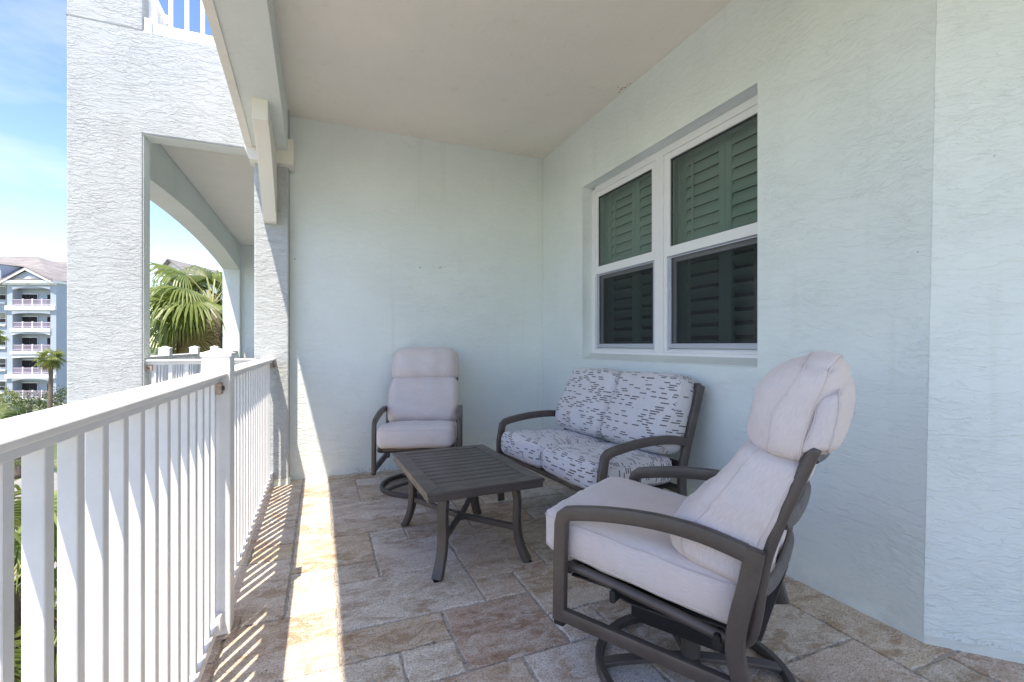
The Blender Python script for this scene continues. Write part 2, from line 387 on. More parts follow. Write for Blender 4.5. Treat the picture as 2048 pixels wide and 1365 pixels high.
# ---- floor with French-pattern tiles
floor_slab = MB().prism([(-.52, -3.2), (4.9, -3.2), (4.9, YB + .02), (-.52, YB + .02)], 'z', -.40, -.0065)
floor = ob('floor', floor_slab, 'grout'); tag(floor, kind='structure', label='balcony floor of beige and brown travertine tiles')
PX, PY, OX, OY = .2105, .2032, .07, 2.0
pal = {'L': (.68, .61, .535), 'C': (.72, .645, .55), 'B': (.60, .48, .365), 'T': (.56, .415, .30), 'D': (.505, .36, .265), 'P': (.63, .525, .45), 'G': (.53, .44, .34), 'R': (.59, .46, .345)}
fixed = [(-1, 1, 3, 5, 'T'), (0, 1, 2, 3, 'P'), (1, 3, 2, 4, 'P'), (1, 2, 4, 5, 'L'), (0, 2, 5, 6, 'R'), (0, 3, 6, 8, 'P'), (2, 4, 4, 6, 'D'), (0, 1, 8, 9, 'P'),
         (-1, 1, 9, 11, 'B'), (0, 2, 11, 12, 'B'), (1, 2, 10, 11, 'L'), (1, 3, 8, 10, 'T'), (2, 4, 10, 12, 'G'), (0, 3, 0, 2, 'L'), (3, 5, 1, 4, 'T'), (3, 4, 0, 1, 'T'),
         (2, 4, -2, 0, 'D'), (4, 6, -1, 1, 'B'), (4, 5, -2, -1, 'C'), (5, 7, -3, -1, 'G'), (0, 2, -1, 0, 'T'), (1, 2, -2, -1, 'L'), (-1, 1, -3, -1, 'C'), (3, 5, -4, -2, 'C'),
         (1, 3, -3, -2, 'R'), (-1, 0, 1, 3, 'C'), (-3, -1, 1, 4, 'P'), (-2, 0, -1, 1, 'R'), (-2, -1, 4, 5, 'T'), (-1, 0, 5, 7, 'C'), (-1, 0, 7, 9, 'P'), (-3, -1, 5, 7, 'P'), (-3, -1, 7, 10, 'P'),
         (-1, 0, 11, 12, 'L'), (-3, -1, 10, 12, 'P'), (7, 9, -4, -2, 'G'), (7, 9, -7, -4, 'B'), (9, 11, -5, -2, 'R'), (9, 10, -6, -5, 'G'), (10, 12, -6, -5, 'T'), (5, 7, 1, 4, 'G'),
         (3, 4, 6, 7, 'L'), (4, 6, 4, 6, 'D'), (6, 8, 5, 6, 'G'), (7, 9, 4, 5, 'G'), (6, 8, 6, 8, 'L'), (4, 5, 6, 7, 'B'), (4, 5, 4 + 3, 8, 'T'), (3, 4, 7, 8, 'B')]
I0, I1, J0, J1 = -3, 16, -14, 12
occ = {}; tiles = []
def place(i0, i1, j0, j1, k):
    for i in range(i0, i1):
        for j in range(j0, j1):
            if (i, j) in occ: return False
    for i in range(i0, i1):
        for j in range(j0, j1): occ[(i, j)] = 1
    tiles.append((i0, i1, j0, j1, k)); return True
for t in fixed:
    place(*t)
rt = random.Random(5)
for j in range(J0, J1):
    for i in range(I0, I1):
        if (i, j) in occ: continue
        opts = [(2, 2), (3, 2), (2, 3), (2, 1), (1, 2), (2, 2)]; rt.shuffle(opts)
        for a, b in opts + [(1, 1)]:
            if i + a > I1 or j + b > J1: continue
            if place(i, i + a, j, j + b, rt.choice('LCBTPGRBPT')): break
def tile_poly_clip(x0, x1, y0, y1):
    return max(x0, -.515), x1, y0, min(y1, YB + .015)
def chamfer_x(y):  # inner wall face x at a given y
    return XW if y > 1.06 else XW + (1.06 - y) * .985
for (i0, i1, j0, j1, k) in tiles:
    x0, x1, y0, y1 = OX + i0 * PX, OX + i1 * PX, OY + j0 * PY, OY + j1 * PY
    x0, x1, y0, y1 = tile_poly_clip(x0, x1, y0, y1)
    if x1 <= -.5 or y0 > YB: continue
    if x0 > chamfer_x(y0) + .02: continue
    if y1 < -3.1: continue
    y0 = max(y0, -3.15)
    g = .0030
    x0 += g; x1 -= g; y0 += g; y1 -= g
    near = (y0 < 3.4 and y1 > .9)
    step = .035 if near else .11
    per = []
    def side(ax, ay, bx, by):
        n = max(2, int(math.hypot(bx - ax, by - ay) / step)); nx, ny = (by - ay), -(bx - ax); l = math.hypot(nx, ny); nx /= l; ny /= l
        for q in range(n):
            t = q / n; jj = rt.uniform(-.0075, .0016) if near else rt.uniform(-.003, .001)
            if q == 0: jj = -.003
            per.append((ax + (bx - ax) * t + nx * jj, ay + (by - ay) * t + ny * jj))
    side(x0, y0, x1, y0); side(x1, y0, x1, y1); side(x1, y1, x0, y1); side(x0, y1, x0, y0)
    cx, cy = (x0 + x1) / 2, (y0 + y1) / 2; dz = rt.uniform(-.0012, .0012); n = len(per)
    def inset(p, d):
        vx, vy = cx - p[0], cy - p[1]
        return (p[0] + (d if vx > 0 else -d) * min(1, abs(vx) * 20), p[1] + (d if vy > 0 else -d) * min(1, abs(vy) * 20))
    vs = []
    for p in per:
        q = inset(p, rt.uniform(.003, .0065)); vs.append((q[0] - cx, q[1] - cy, dz))
    vs += [(p[0] - cx, p[1] - cy, -.0035) for p in per] + [(p[0] - cx, p[1] - cy, -.012) for p in per]
    fs = [tuple(range(n))] + [(i, i + n, (i + 1) % n + n, (i + 1) % n) for i in range(n)] + [(i + n, i + 2 * n, (i + 1) % n + 2 * n, (i + 1) % n + n) for i in range(n)]
    o = ob('tile', MB().add(vs, fs), 'tile', floor, loc=(cx, cy, 0))
    c = pal[k]; f = rt.uniform(.93, 1.07); c = tuple(a_ * .78 + b_ * .22 for a_, b_ in zip(c, (.64, .55, .46))); o.color = (c[0] * f, c[1] * f * rt.uniform(.98, 1.02), c[2] * f * rt.uniform(.96, 1.03), 1)

# ---- ceiling slab (upper balcony slab)
ceil = ob('ceiling', MB().box(-.50, 5.2, -2.2, YB + .03, ZC, ZU - .01), 'ceiling'); tag(ceil, kind='structure', label='beige plaster ceiling of the balcony')
# small rusty marks where the ceiling meets the wall
rm = MB(); rr = random.Random(3)
for k in range(9):
    yy = 2.95 + rr.gauss(0, .04); xx = XW - .02 - abs(rr.gauss(0, .018)); r_ = rr.uniform(.003, .007)
    rm.add([(xx + r_ * math.cos(a * 1.05), yy + r_ * math.sin(a * 1.05), ZC - .0015) for a in range(6)] + [(xx, yy, ZC - .006)], [(i, (i + 1) % 6, 6) for i in range(6)])
ob('stain', rm, simple('rust_brown', (.25, .12, .05), .9), ceil)

# ---- back wall
bw = ob('back_wall', MB().box(-.245, 2.6, YB, YB + .25, -.3, ZC), 'stucco')
tag(bw, 'pale aqua stucco wall behind the upright high-backed chair, in line with the railing end', 'wall')
for (xx_, zz_) in ((.879, 1.911), (1.073, 1.923), (-.205, 1.914)):
    ob('wall_anchor', MB().sweep([(xx_, YB - .012, zz_ - .006), (xx_, YB - .004, zz_), (xx_, YB + .001, zz_)], circ(.004, 6), ref=(1, 0, 0)), 'gasket', bw)
# ---- window wall with recessed opening
WY0, WY1, WZ0, WZ1, RD = 1.804, 3.615, 1.044, 2.59, .10
TH = .30
ww = MB(); x0, x1 = XW, XW + TH
ww.box(x0, x1, WY1, YB - .002, -.3, ZC); ww.box(x0, x1, WY0, WY1, -.3, WZ0); ww.box(x0, x1, WY0, WY1, WZ1, ZC)
# near pier, its corner leaning a little as in the photograph
zt, zb_ = ZC, -.3
ww.add([(x0, 1.065, zb_), (x0, WY0, zb_), (x1, WY0, zb_), (x1, .93, zb_), (x0, 1.005, zt), (x0, WY0, zt), (x1, WY0, zt), (x1, .87, zt)],
       [(0, 1, 2, 3), (4, 5, 6, 7), (0, 1, 5, 4), (1, 2, 6, 5), (2, 3, 7, 6), (3, 0, 4, 7)])
wwo = ob('window_wall', ww, 'stucco'); tag(wwo, 'long pale aqua stucco wall holding the wide recessed window', 'wall')
sill = MB(); sill.prism([(XW + .001, WZ0 + .001), (XW + .001, WZ0 + .008), (XW + RD, WZ0 + .05), (XW + RD, WZ0 + .001)], 'y', WY0 + .002, WY1 - .002)
ob('window_sill', sill, 'stucco_smooth', wwo)
# ---- angled wall
cw = MB(); d = 3.4
cw.add([(x0 - .0012, 1.0635, zb_), (x0 + d * .69, 1.062 - d * .72, zb_), (x0 + d * .69 + .2, 1.062 - d * .72 + .2, zb_), (x0 + .2, 1.062 + .0, zb_),
        (x0 - .0012, 1.0035, zt), (x0 + d * .69, 1.002 - d * .72, zt), (x0 + d * .69 + .2, 1.002 - d * .72 + .2, zt), (x0 + .2, 1.002 + .0, zt)],
       [(0, 1, 2, 3), (4, 5, 6, 7), (0, 1, 5, 4), (1, 2, 6, 5), (2, 3, 7, 6), (3, 0, 4, 7)])
cwo = ob('angled_wall', cw, 'stucco'); tag(cwo, 'pale aqua stucco wall turning away at an angle at the right edge', 'wall')
bd = MB(); bd.add([(x0 + .0, 1.055, 0), (x0 + d * .69 - .008, 1.055 - d * .72 - .008, 0), (x0 + d * .69 - .008, 1.055 - d * .72 - .008, .035), (x0, 1.055, .035),
                   (x0 + .02, 1.09, 0), (x0 + d * .69 + .01, 1.08 - d * .72, 0), (x0 + d * .69 + .01, 1.08 - d * .72, .04), (x0 + .02, 1.09, .04)],
                  [(0, 1, 2, 3), (4, 5, 6, 7), (3, 2, 6, 7), (0, 1, 5, 4), (0, 3, 7, 4), (1, 2, 6, 5)])
ob('base_bead', bd, 'stucco_smooth', cwo)

# ---- room behind the window
room = MB()
rx0, rx1, ry0, ry1, rz0, rz1 = XW + TH, XW + 3.3, WY0 - .6, WY1 + .6, 0, 2.9
for b in ((rx1, rx1 + .1, ry0, ry1, rz0, rz1), (rx0, rx1, ry0 - .1, ry0, rz0, rz1), (rx0, rx1, ry1, ry1 + .1, rz0, rz1), (rx0, rx1, ry0, ry1, rz0 - .1, rz0), (rx0, rx1, ry0, ry1, rz1, rz1 + .1)): room.box(*b)
ro = ob('interior_room', room, 'room'); tag(ro, kind='structure', label='dark room behind the shuttered window')

# ---- window
win = empty('window', (XW + RD, (WY0 + WY1) / 2, WZ0)); tag(win, 'white double window with green-tinted panes and shutters, recessed above the patterned loveseat', 'window')
ox, oy, oz = XW + RD, (WY0 + WY1) / 2, WZ0
def wb(name, boxes, mat, bevel=.002, parent=win):
    mb = MB()
    for b in boxes: mb.box(b[0] - ox, b[1] - ox, b[2] - oy, b[3] - oy, b[4] - oz, b[5] - oz)
    return ob(name, mb, mat, parent, bevel=bevel)
fx0, fx1 = XW + RD, XW + RD + .085
FZ0, FZ1 = 1.094, 2.568
wb('frame', [(fx0, fx1, WY1 - .052, WY1 - .001, FZ0, FZ1), (fx0, fx1, WY0 + .001, WY0 + .052, FZ0, FZ1), (fx0, fx1, WY0 + .052, WY1 - .052, FZ1 - .03, FZ1 + .02), (fx0, fx1, WY0 + .052, WY1 - .052, FZ0 - .04, FZ0 + .02)], 'vinyl')
wb('mullion', [(fx0 - .004, fx1, 2.668, 2.748, FZ0 + .02, FZ1 - .03), (fx0 + .01, fx1, 2.64, 2.668, FZ0 + .02, FZ1 - .03), (fx0 + .01, fx1, 2.748, 2.776, FZ0 + .02, FZ1 - .03)], 'vinyl')
for (ya, yb) in ((WY0 + .052, 2.64), (2.776, WY1 - .052)):
    # upper sash
    wb('upper_sash', [(fx0 + .012, fx0 + .05, ya, yb, 2.492, FZ1 - .03), (fx0 + .008, fx0 + .06, ya, yb, 1.80, 1.868), (fx0 + .012, fx0 + .05, ya, ya + .03, 1.868, 2.492), (fx0 + .012, fx0 + .05, yb - .03, yb, 1.868, 2.492)], 'vinyl')
    wb('gasket', [(fx0 + .022, fx0 + .03, ya + .03, yb - .03, 2.482, 2.491), (fx0 + .022, fx0 + .03, yb - .038, yb - .031, 1.869, 2.481), (fx0 + .022, fx0 + .03, ya + .031, ya + .038, 1.869, 2.481), (fx0 + .022, fx0 + .03, ya + .03, yb - .03, 1.869, 1.874)], 'gasket', 0)
    wb('upper_pane', [(fx0 + .026, fx0 + .029, ya + .031, yb - .031, 1.87, 2.49)], 'glass', 0)
    # lower sash, set further in, and the insect screen in front of it
    wb('lower_sash', [(fx0 + .05, fx0 + .082, ya + .001, ya + .04, 1.17, 1.80), (fx0 + .05, fx0 + .082, yb - .04, yb - .001, 1.17, 1.80), (fx0 + .05, fx0 + .082, ya + .04, yb - .04, 1.115, 1.18), (fx0 + .05, fx0 + .082, ya + .04, yb - .04, 1.76, 1.799)], 'vinyl')
    wb('lower_pane', [(fx0 + .064, fx0 + .067, ya + .04, yb - .04, 1.18, 1.76)], 'glass', 0)
    wb('screen_frame', [(fx0 + .022, fx0 + .036, yb - .028, yb - .002, 1.145, 1.797), (fx0 + .022, fx0 + .036, ya + .002, ya + .028, 1.145, 1.797), (fx0 + .022, fx0 + .036, ya + .028, yb - .028, 1.145, 1.178), (fx0 + .022, fx0 + .036, ya + .028, yb - .028, 1.787, 1.797)], 'screen_frame', .001)
    wb('insect_screen', [(fx0 + .030, fx0 + .0305, ya + .028, yb - .028, 1.178, 1.787)], 'screen', 0)
    wb('screen_track', [(fx0 + .008, fx0 + .02, ya, yb, 1.115, 1.128), (fx0 + .037, fx0 + .048, ya, yb, 1.115, 1.14)], 'vinyl', .001)
    wb('weep_slot', [(fx0 - .0008, fx0 + .002, ya + .03, ya + .065, 1.075, 1.081), (fx0 - .0008, fx0 + .002, yb - .065, yb - .03, 1.075, 1.081)], 'gasket', 0)
    # shutters: two hinged panels per half, three banks of louvers in each
    sx = XW + TH - .055
    mid = (ya + yb) / 2
    for (pa, pb) in ((ya - .01, mid - .001), (mid + .001, yb + .01)):
        pan = wb('shutter_panel', [(sx, sx + .028, pa, pa + .05, 1.0, 2.64), (sx, sx + .028, pb - .05, pb, 1.0, 2.64), (sx, sx + .028, pa + .05, pb - .05, 2.52, 2.64), (sx, sx + .028, pa + .05, pb - .05, 1.82, 1.90), (sx, sx + .028, pa + .05, pb - .05, 1.0, 1.13)], 'shutter', .002)
        def louver(z, tilt):
            sec = [(-.001, -.043), (.004, -.02), (.0055, 0), (.004, .02), (-.001, .043), (-.005, .02), (-.0065, 0), (-.005, -.02)]
            ca, sa = math.cos(tilt), math.sin(tilt)
            # broad axis tilted from the vertical by 'tilt' (outer edge down)
            poly = [(sx + .014 + a * ca - b * sa - ox, z + b * ca + a * sa - oz) for a, b in sec]
            o = ob('louver', MB().prism(poly, 'y', pa + .052 - oy, pb - .052 - oy), 'shutter', pan)
        z = 1.175
        while z < 1.80: louver(z, R(48)); z += .0885
        z = 1.945
        while z < 2.50: louver(z, R(-17)); z += .0780
        wb('tilt_rod', [(sx - .050, sx - .040, mid - .006 + (pa - ya + .0) * 0 + ((pa + pb) / 2 - mid) * 1.32, mid + .006 + ((pa + pb) / 2 - mid) * 1.32, 1.17, 1.79)], 'shutter', .002, pan)
        wb('tilt_rod', [(sx - .024, sx - .014, mid - .006 + ((pa + pb) / 2 - mid) * 1.32, mid + .006 + ((pa + pb) / 2 - mid) * 1.32, 1.95, 2.47)], 'shutter', .002, pan)
    # keep the room closed round the shutters
wb('shutter_frame', [(XW + TH - .07, XW + TH - .003, WY0 - .0, WY0 + .045, 1.0, 2.66), (XW + TH - .07, XW + TH - .003, WY1 - .045, WY1, 1.0, 2.66), (XW + TH - .07, XW + TH - .003, 2.64 + .012, 2.776 - .012, 1.0, 2.66)], 'shutter', .002)
wb('reveal', [(XW + RD + .086, XW + TH - .071, WY0 + .0005, WY0 + .012, WZ0 + .05, WZ1), (XW + RD + .086, XW + TH - .071, WY1 - .012, WY1 - .0005, WZ0 + .05, WZ1)], 'shutter', 0)

def grid_wall(xs, zs, solid, y0, y1):
    # one closed shell round the solid cells of a grid, no inner faces
    mb = MB(); idx = {}
    def V_(i, k, y):
        key = (i, k, y)
        if key not in idx: idx[key] = len(mb.v); mb.v.append((xs[i], y, zs[k]))
        return idx[key]
    S_ = lambda i, k: 0 <= i < len(xs) - 1 and 0 <= k < len(zs) - 1 and solid(i, k)
    for i in range(len(xs) - 1):
        for k in range(len(zs) - 1):
            if not S_(i, k): continue
            for y in (y0, y1): mb.f.append((V_(i, k, y), V_(i + 1, k, y), V_(i + 1, k + 1, y), V_(i, k + 1, y)))
            for (di, dk, e) in ((-1, 0, ((i, k), (i, k + 1))), (1, 0, ((i + 1, k), (i + 1, k + 1))), (0, -1, ((i, k), (i + 1, k))), (0, 1, ((i, k + 1), (i + 1, k + 1)))):
                if not S_(i + di, k + dk):
                    (a, b), (c, d_) = e; mb.f.append((V_(a, b, y0), V_(c, d_, y0), V_(c, d_, y1), V_(a, b, y1)))
    return mb
# ---- side wall with the big opening (its pilaster carries our railing)
YW0, YW1 = 4.30, 4.455
OXa, OXb = -1.243, -.502     # opening
WXa, WXb = -1.690, -.246
gx = [WXa, OXa, OXb, WXb]; gz_ = [GZ, -.02, 2.765, ZU, 7.2]
wing = grid_wall(gx, gz_, lambda i, k: i == 0 or k == 0 or k == 2 or (i == 2), YW0, YW1)
wo = ob('side_wall', wing, 'stucco_rough', bevel=.012, seg=2); tag(wo, 'sunlit coarse stucco side wall with a square-headed opening beyond the railing', 'wall')
ob('reveal_lining', MB().box(OXa + .0005, OXa + .004, YW0 + .012, YW1 - .002, 0, 2.76).box(OXa + .004, OXb - .004, YW0 + .012, YW1 - .002, 2.761, 2.7645), 'stucco_smooth', wo)
# dark grey joint line along the floor level of the storey above
ob('control_joint', MB().box(WXa - .001, OXa, YW0 - .001, YW0 + .01, ZU - .006, ZU + .004), simple('joint_grey', (.25, .27, .26), .9), wo)
# patch where our pilaster bulges at its foot
ob('pilaster_foot', MB().prism([(WXb - .11, YW0), (WXb, YW0), (WXb + .0, YB), (WXb + .012, YB), (WXb + .012, YW0 - .005), (WXb - .11, YW0 - .005)], 'z', 0, .05), 'stucco_smooth', wo)

def arch_beam(name, xa, xb, y0, y1, zs, zpk, ztop, yc=None, trim=True):
    root = empty(name, (xa, y0, zs))
    n = 40; ys = [y0 + (y1 - y0) * i / n for i in range(n + 1)]; yc = yc or (y0 + y1) / 2; hw = max(abs(y1 - yc), abs(y0 - yc))
    zz = [zs + (zpk - zs) * (1 - ((y - yc) / hw) ** 2) for y in ys]
    poly = [(y - y0, z - zs) for y, z in zip(ys, zz)] + [(y1 - y0, ztop - zs), (0, ztop - zs)]
    # quads rather than one ngon so the curve shades cleanly
    mb = MB(); dx = xb - xa
    vs = []
    for (y, z) in zip(ys, zz): vs += [(0, y - y0, z - zs), (dx, y - y0, z - zs), (dx, y - y0, ztop - zs), (0, y - y0, ztop - zs)]
    fs = []
    for i in range(n):
        a = i * 4; b = a + 4
        for q in range(4): fs.append((a + q, a + (q + 1) % 4, b + (q + 1) % 4, b + q))
    fs += [(0, 1, 2, 3), (n * 4, n * 4 + 3, n * 4 + 2, n * 4 + 1)]
    mb.add(vs, fs); ob('beam', mb, 'stucco_smooth', root)
    if trim:
        vs = []
        for (y, z) in zip(ys, zz): vs += [(-.05, y - y0, z - zs - .012), (-.0005, y - y0, z - zs - .012), (-.0005, y - y0, z - zs + .14), (-.05, y - y0, z - zs + .14)]
        fs = []
        for i in range(n):
            a = i * 4; b = a + 4
            for q in range(4): fs.append((a + q, a + (q + 1) % 4, b + (q + 1) % 4, b + q))
        fs += [(0, 1, 2, 3), (n * 4, n * 4 + 3, n * 4 + 2, n * 4 + 1)]
        ob('arch_trim', MB().add(vs, fs), 'trim', root)
    return root
b1 = arch_beam('arched_beam', -.502, -.252, -1.6, 4.299, 2.75, 2.965, ZC + .2, yc=1.35)
tag(b1, 'arched stucco beam overhead along our own railing, with corbel at its far end', 'beam')
ix, iy, iz = -.502, -1.6, 2.75
imp = MB(); imp.prism([(-.56 - ix, 2.865 - iz), (-.205 - ix, 2.865 - iz), (-.205 - ix, 2.66 - iz), (-.25 - ix, 2.655 - iz), (-.50 - ix, 2.655 - iz), (-.53 - ix, 2.66 - iz), (-.56 - ix, 2.745 - iz)], 'y', 4.215 - iy, 4.415 - iy)
ob('impost_moulding', imp, 'trim', b1, bevel=.006)
prof = smooth_path([(0, 3.582, 2.715), (0, 3.74, 2.64), (0, 3.955, 2.47), (0, 4.13, 2.29), (0, 4.24, 2.175)], 5)
poly = [(3.556 - iy, 2.90 - iz)] + [(p.y - iy, p.z - iz) for p in prof] + [(4.30 - iy, 2.17 - iz), (4.30 - iy, 2.90 - iz)]
ob('corbel_bracket', MB().prism(poly, 'x', -.43 - ix, -.332 - ix), 'trim', b1, bevel=.004)
for nm, ya, yb in (('end_pilaster', -1.9, -1.6),):
    ob(nm, MB().box(0, .25, ya - iy, yb - .001 - iy, -.0 - iz, ZC - iz), 'stucco', b1)

# ---- neighbour's balcony beyond the opening
nb = empty('neighbour_balcony', (-1.0, 7.5, 0)); tag(nb, 'neighbouring balcony bay seen through the opening, with beige ceiling and shaded end wall', 'balcony')
def nbx(name, box, mat, bevel=0): return ob(name, MB().box(box[0] + 1.0, box[1] + 1.0, box[2] - 7.5, box[3] - 7.5, box[4], box[5]), mat, nb, bevel=bevel)
nbx('slab', (-1.76, 2.0, YW1 + .001, 10.75, -.40, -.004), 'grout')
nbx('soffit', (-1.46, 2.0, YW1 + .001, 10.75, ZC, ZU - .005), 'ceiling')
nbx('end_wall', (-1.462, 2.0, 10.49, 10.75, 0, ZC - .001), 'stucco')
nbx('inner_wall', (.75, 1.0, YW1 + .002, 10.488, 0, ZC - .001), 'stucco')
nbx('upper_inner_wall', (.75, 1.0, YW1 + .002, 10.488, ZU, 6.6), 'stucco')
b2 = arch_beam('arched_beam', -1.745, -1.465, YW1 + .002, 10.38, 2.63, 2.80, ZU, yc=7.45, trim=False)
tag(b2, 'shaded arched beam seen through the opening, ending on the far pilaster', 'beam')
ob('pilaster', MB().box(0, .29, 10.381 - YW1, 10.75 - YW1, GZ - 2.63, ZU - 2.63), 'stucco', b2, bevel=.01)
ob('upper_pilaster', MB().box(0, .29, 10.381 - YW1, 10.75 - YW1, ZU + .002 - 2.63, 7.2 - 2.63), 'stucco', b2, bevel=.01)

# ================================================================== RAILINGS
def rail_profile(wd=.10):
    return [(-wd / 2, 0), (-wd / 2 + .004, -.012), (-.03, -.016), (-.024, -.017), (-.024, -.034), (.024, -.034), (.024, -.017), (.03, -.016), (wd / 2 - .004, -.012), (wd / 2, 0), (wd / 2 - .006, .006), (-wd / 2 + .006, .006)]
def railing_section(root, y0, y1, xc, z, picks, base=.045, ox=0, oy=0, oz=0, axis='y', stuffpicks=False, brackets=True, endgap=.0):
    sec = [(a, b - .006) for a, b in rail_profile()]
    def P(l, x, zz): return (x - ox, l - oy, zz - oz) if axis == 'y' else (l - ox, x - oy, zz - oz)
    ref = (1, 0, 0) if axis == 'y' else (0, -1, 0)
    sgn = 1 if axis == 'y' else 1
    def sw(name, zc, sc_, a, b):
        mb = MB()
        vs = []
        for l in (a, b):
            for (q, h) in sc_: vs.append(P(l, xc + q, zc + h))
        m = len(sc_)
        fs = [(i, (i + 1) % m, m + (i + 1) % m, m + i) for i in range(m)] + [tuple(range(m)), tuple(range(2 * m - 1, m - 1, -1))]
        return ob(name, mb.add(vs, fs), 'white', root, bevel=.002)
    sw('top_rail', z, sec, y0, y1)
    sw('bottom_rail', base + .02, rrect(.046, .042, .004, 2), y0, y1)
    me = None; allp = MB()
    for l in picks:
        bx = (-.0135, .0135, -.0135, .0135, base + .03, z - .03)
        if stuffpicks:
            if axis == 'y': allp.box(xc - .0125 - ox, xc + .0125 - ox, l - .0125 - oy, l + .0125 - oy, bx[4] - oz, bx[5] - oz)
            else: allp.box(l - .0125 - ox, l + .0125 - ox, xc - .0125 - oy, xc + .0125 - oy, bx[4] - oz, bx[5] - oz)
        else:
            if me is None:
                me = MB().box(bx[0], bx[1], bx[2], bx[3], bx[4] - oz, bx[5] - oz).mesh('baluster')
                me.materials.append(M['white'])
            o = link('baluster', me, None, root, loc=P(l, xc, oz))
            md = o.modifiers.new('bevel', 'BEVEL'); md.width = .0015; md.segments = 1
    if stuffpicks: tag(ob('baluster_row', allp, 'white', root), kind='stuff')
    if brackets:
        for e, s_ in ((y0, 1), (y1, -1)):
            a, b = sorted((e, e + s_ * .045))
            mb = MB()
            for (q0, q1, z0, z1) in ((-.034, .034, z - .085, z - .0401),):
                if axis == 'y': mb.box(xc + q0 - ox, xc + q1 - ox, a + .001 - oy, b - oy, z0 - oz, z1 - oz)
                else: mb.box(a + .001 - ox, b - ox, xc + q0 - oy, xc + q1 - oy, z0 - oz, z1 - oz)
            br = ob('rail_bracket', mb, 'rust', root, bevel=.003)
            cm = (a + b) / 2; bl = MB()
            if axis == 'y': bl.sweep([(xc + .034 - ox, cm - oy, z - .062 - oz), (xc + .041 - ox, cm - oy, z - .062 - oz)], circ(.009, 10), ref=(0, 1, 0))
            else: bl.sweep([(cm - ox, xc - .034 - oy, z - .062 - oz), (cm - ox, xc - .041 - oy, z - .062 - oz)], circ(.009, 10), ref=(1, 0, 0))
            ob('bolt', bl, 'bolt', br)
            mb = MB()
            if axis == 'y': mb.box(xc - .032 - ox, xc + .032 - ox, a + .001 - oy, b + .0 - oy, base - .012 - oz, base + .062 - oz)
            else: mb.box(a + .001 - ox, b - ox, xc - .032 - oy, xc + .032 - oy, base - .012 - oz, base + .062 - oz)
            ob('lower_bracket', mb, 'white', root, bevel=.006)
def post(root, x, y, h, ox=0, oy=0, oz=0, zb=0):
    p = ob('post', MB().box(x - .05 - ox, x + .05 - ox, y - .05 - oy, y + .05 - oy, zb - oz, zb + h - oz), 'white', root, bevel=.006)
    c = MB(); e = .054
    z0 = zb + h - oz; X, Y = x - ox, y - oy
    c.add([(X - e, Y - e, z0 - .012), (X + e, Y - e, z0 - .012), (X + e, Y + e, z0 - .012), (X - e, Y + e, z0 - .012), (X - e, Y - e, z0 + .002), (X + e, Y - e, z0 + .002), (X + e, Y + e, z0 + .002), (X - e, Y + e, z0 + .002), (X, Y, z0 + .022)],
          [(0, 3, 2, 1), (0, 1, 5, 4), (1, 2, 6, 5), (2, 3, 7, 6), (3, 0, 4, 7), (4, 5, 8), (5, 6, 8), (6, 7, 8), (7, 4, 8)])
    ob('post_cap', c, 'white', p, bevel=.002)
    b = MB().box(X - .07, X + .07, Y - .07, Y + .07, zb - oz + .0005, zb - oz + .012)
    ob('base_plate', b, 'rust', p, bevel=.003)
    return p
RX = -.392
r1 = empty('balcony_railing', (RX, 2.2, 0)); tag(r1, 'white picket railing with a capped square post along the left edge of our balcony', 'railing')
kw = dict(ox=RX, oy=2.2, oz=0)
post(r1, RX + .008, 2.2, 1.135, **kw)
railing_section(r1, -1.55, 2.149, RX, 1.06, [.902 + .0125 + .1 * k for k in range(-24, 13) if .9 + .1 * k < 2.13], **kw)
railing_section(r1, 2.251, YW0 - .001, RX, 1.06, [2.31 + .1 * k for k in range(20) if 2.31 + .1 * k < 4.28], **kw)

# neighbour's front railing, its twin on the floor above, and the side railings
NX = -1.54; posts_y = [6.02, 7.27, 8.52]
def front_rail(z0, label):
    r = empty('balcony_railing', (NX, YW1, z0)); tag(r, label, 'railing')
    kw = dict(ox=NX, oy=YW1, oz=z0)
    ys = [YW1 + .002] + [p for p in posts_y] + [10.379]
    for p in posts_y: post(r, NX, p, 1.135, zb=z0, **kw)
    for i in range(len(ys) - 1):
        a = ys[i] + (.051 if i else 0); b = ys[i + 1] - (.051 if i < len(ys) - 2 else 0)
        n = int((b - a) / .1); pk = [a + (b - a) * (k + .5) / n for k in range(n)]
        railing_section(r, a, b, NX, z0 + 1.06, pk, base=z0 + .045, brackets=False, **kw)
    return r
front_rail(0, 'white picket railing with three capped posts along the front of the neighbouring balcony')
front_rail(ZU, 'white picket railing high up on the front of the storey above, above the next bay')
def side_rail(z0, label, xb):
    yc = 4.378
    r = empty('side_railing', (OXa, yc, z0)); tag(r, label, 'railing')
    n = int((xb - OXa) / .1)
    railing_section(r, OXa + .001, xb - .001, yc, z0 + 1.055, [OXa + (xb - OXa) * (k + .5) / n for k in range(n)], base=z0 + .045, axis='x', ox=OXa, oy=yc, oz=z0)
    return r
side_rail(0, 'short white railing closing the square opening in the side wall', OXb)
su = side_rail(ZU, 'white railing standing in the opening of the storey above, top left', OXb)
ob('bottom_channel', MB().box(.002, OXb - OXa - .002, -.045, .03, .001, .088), 'white', su, bevel=.003)
ob('end_plate', MB().box(.002, .05, -.06, -.046, .001, .11), 'trim', su, bevel=.002)
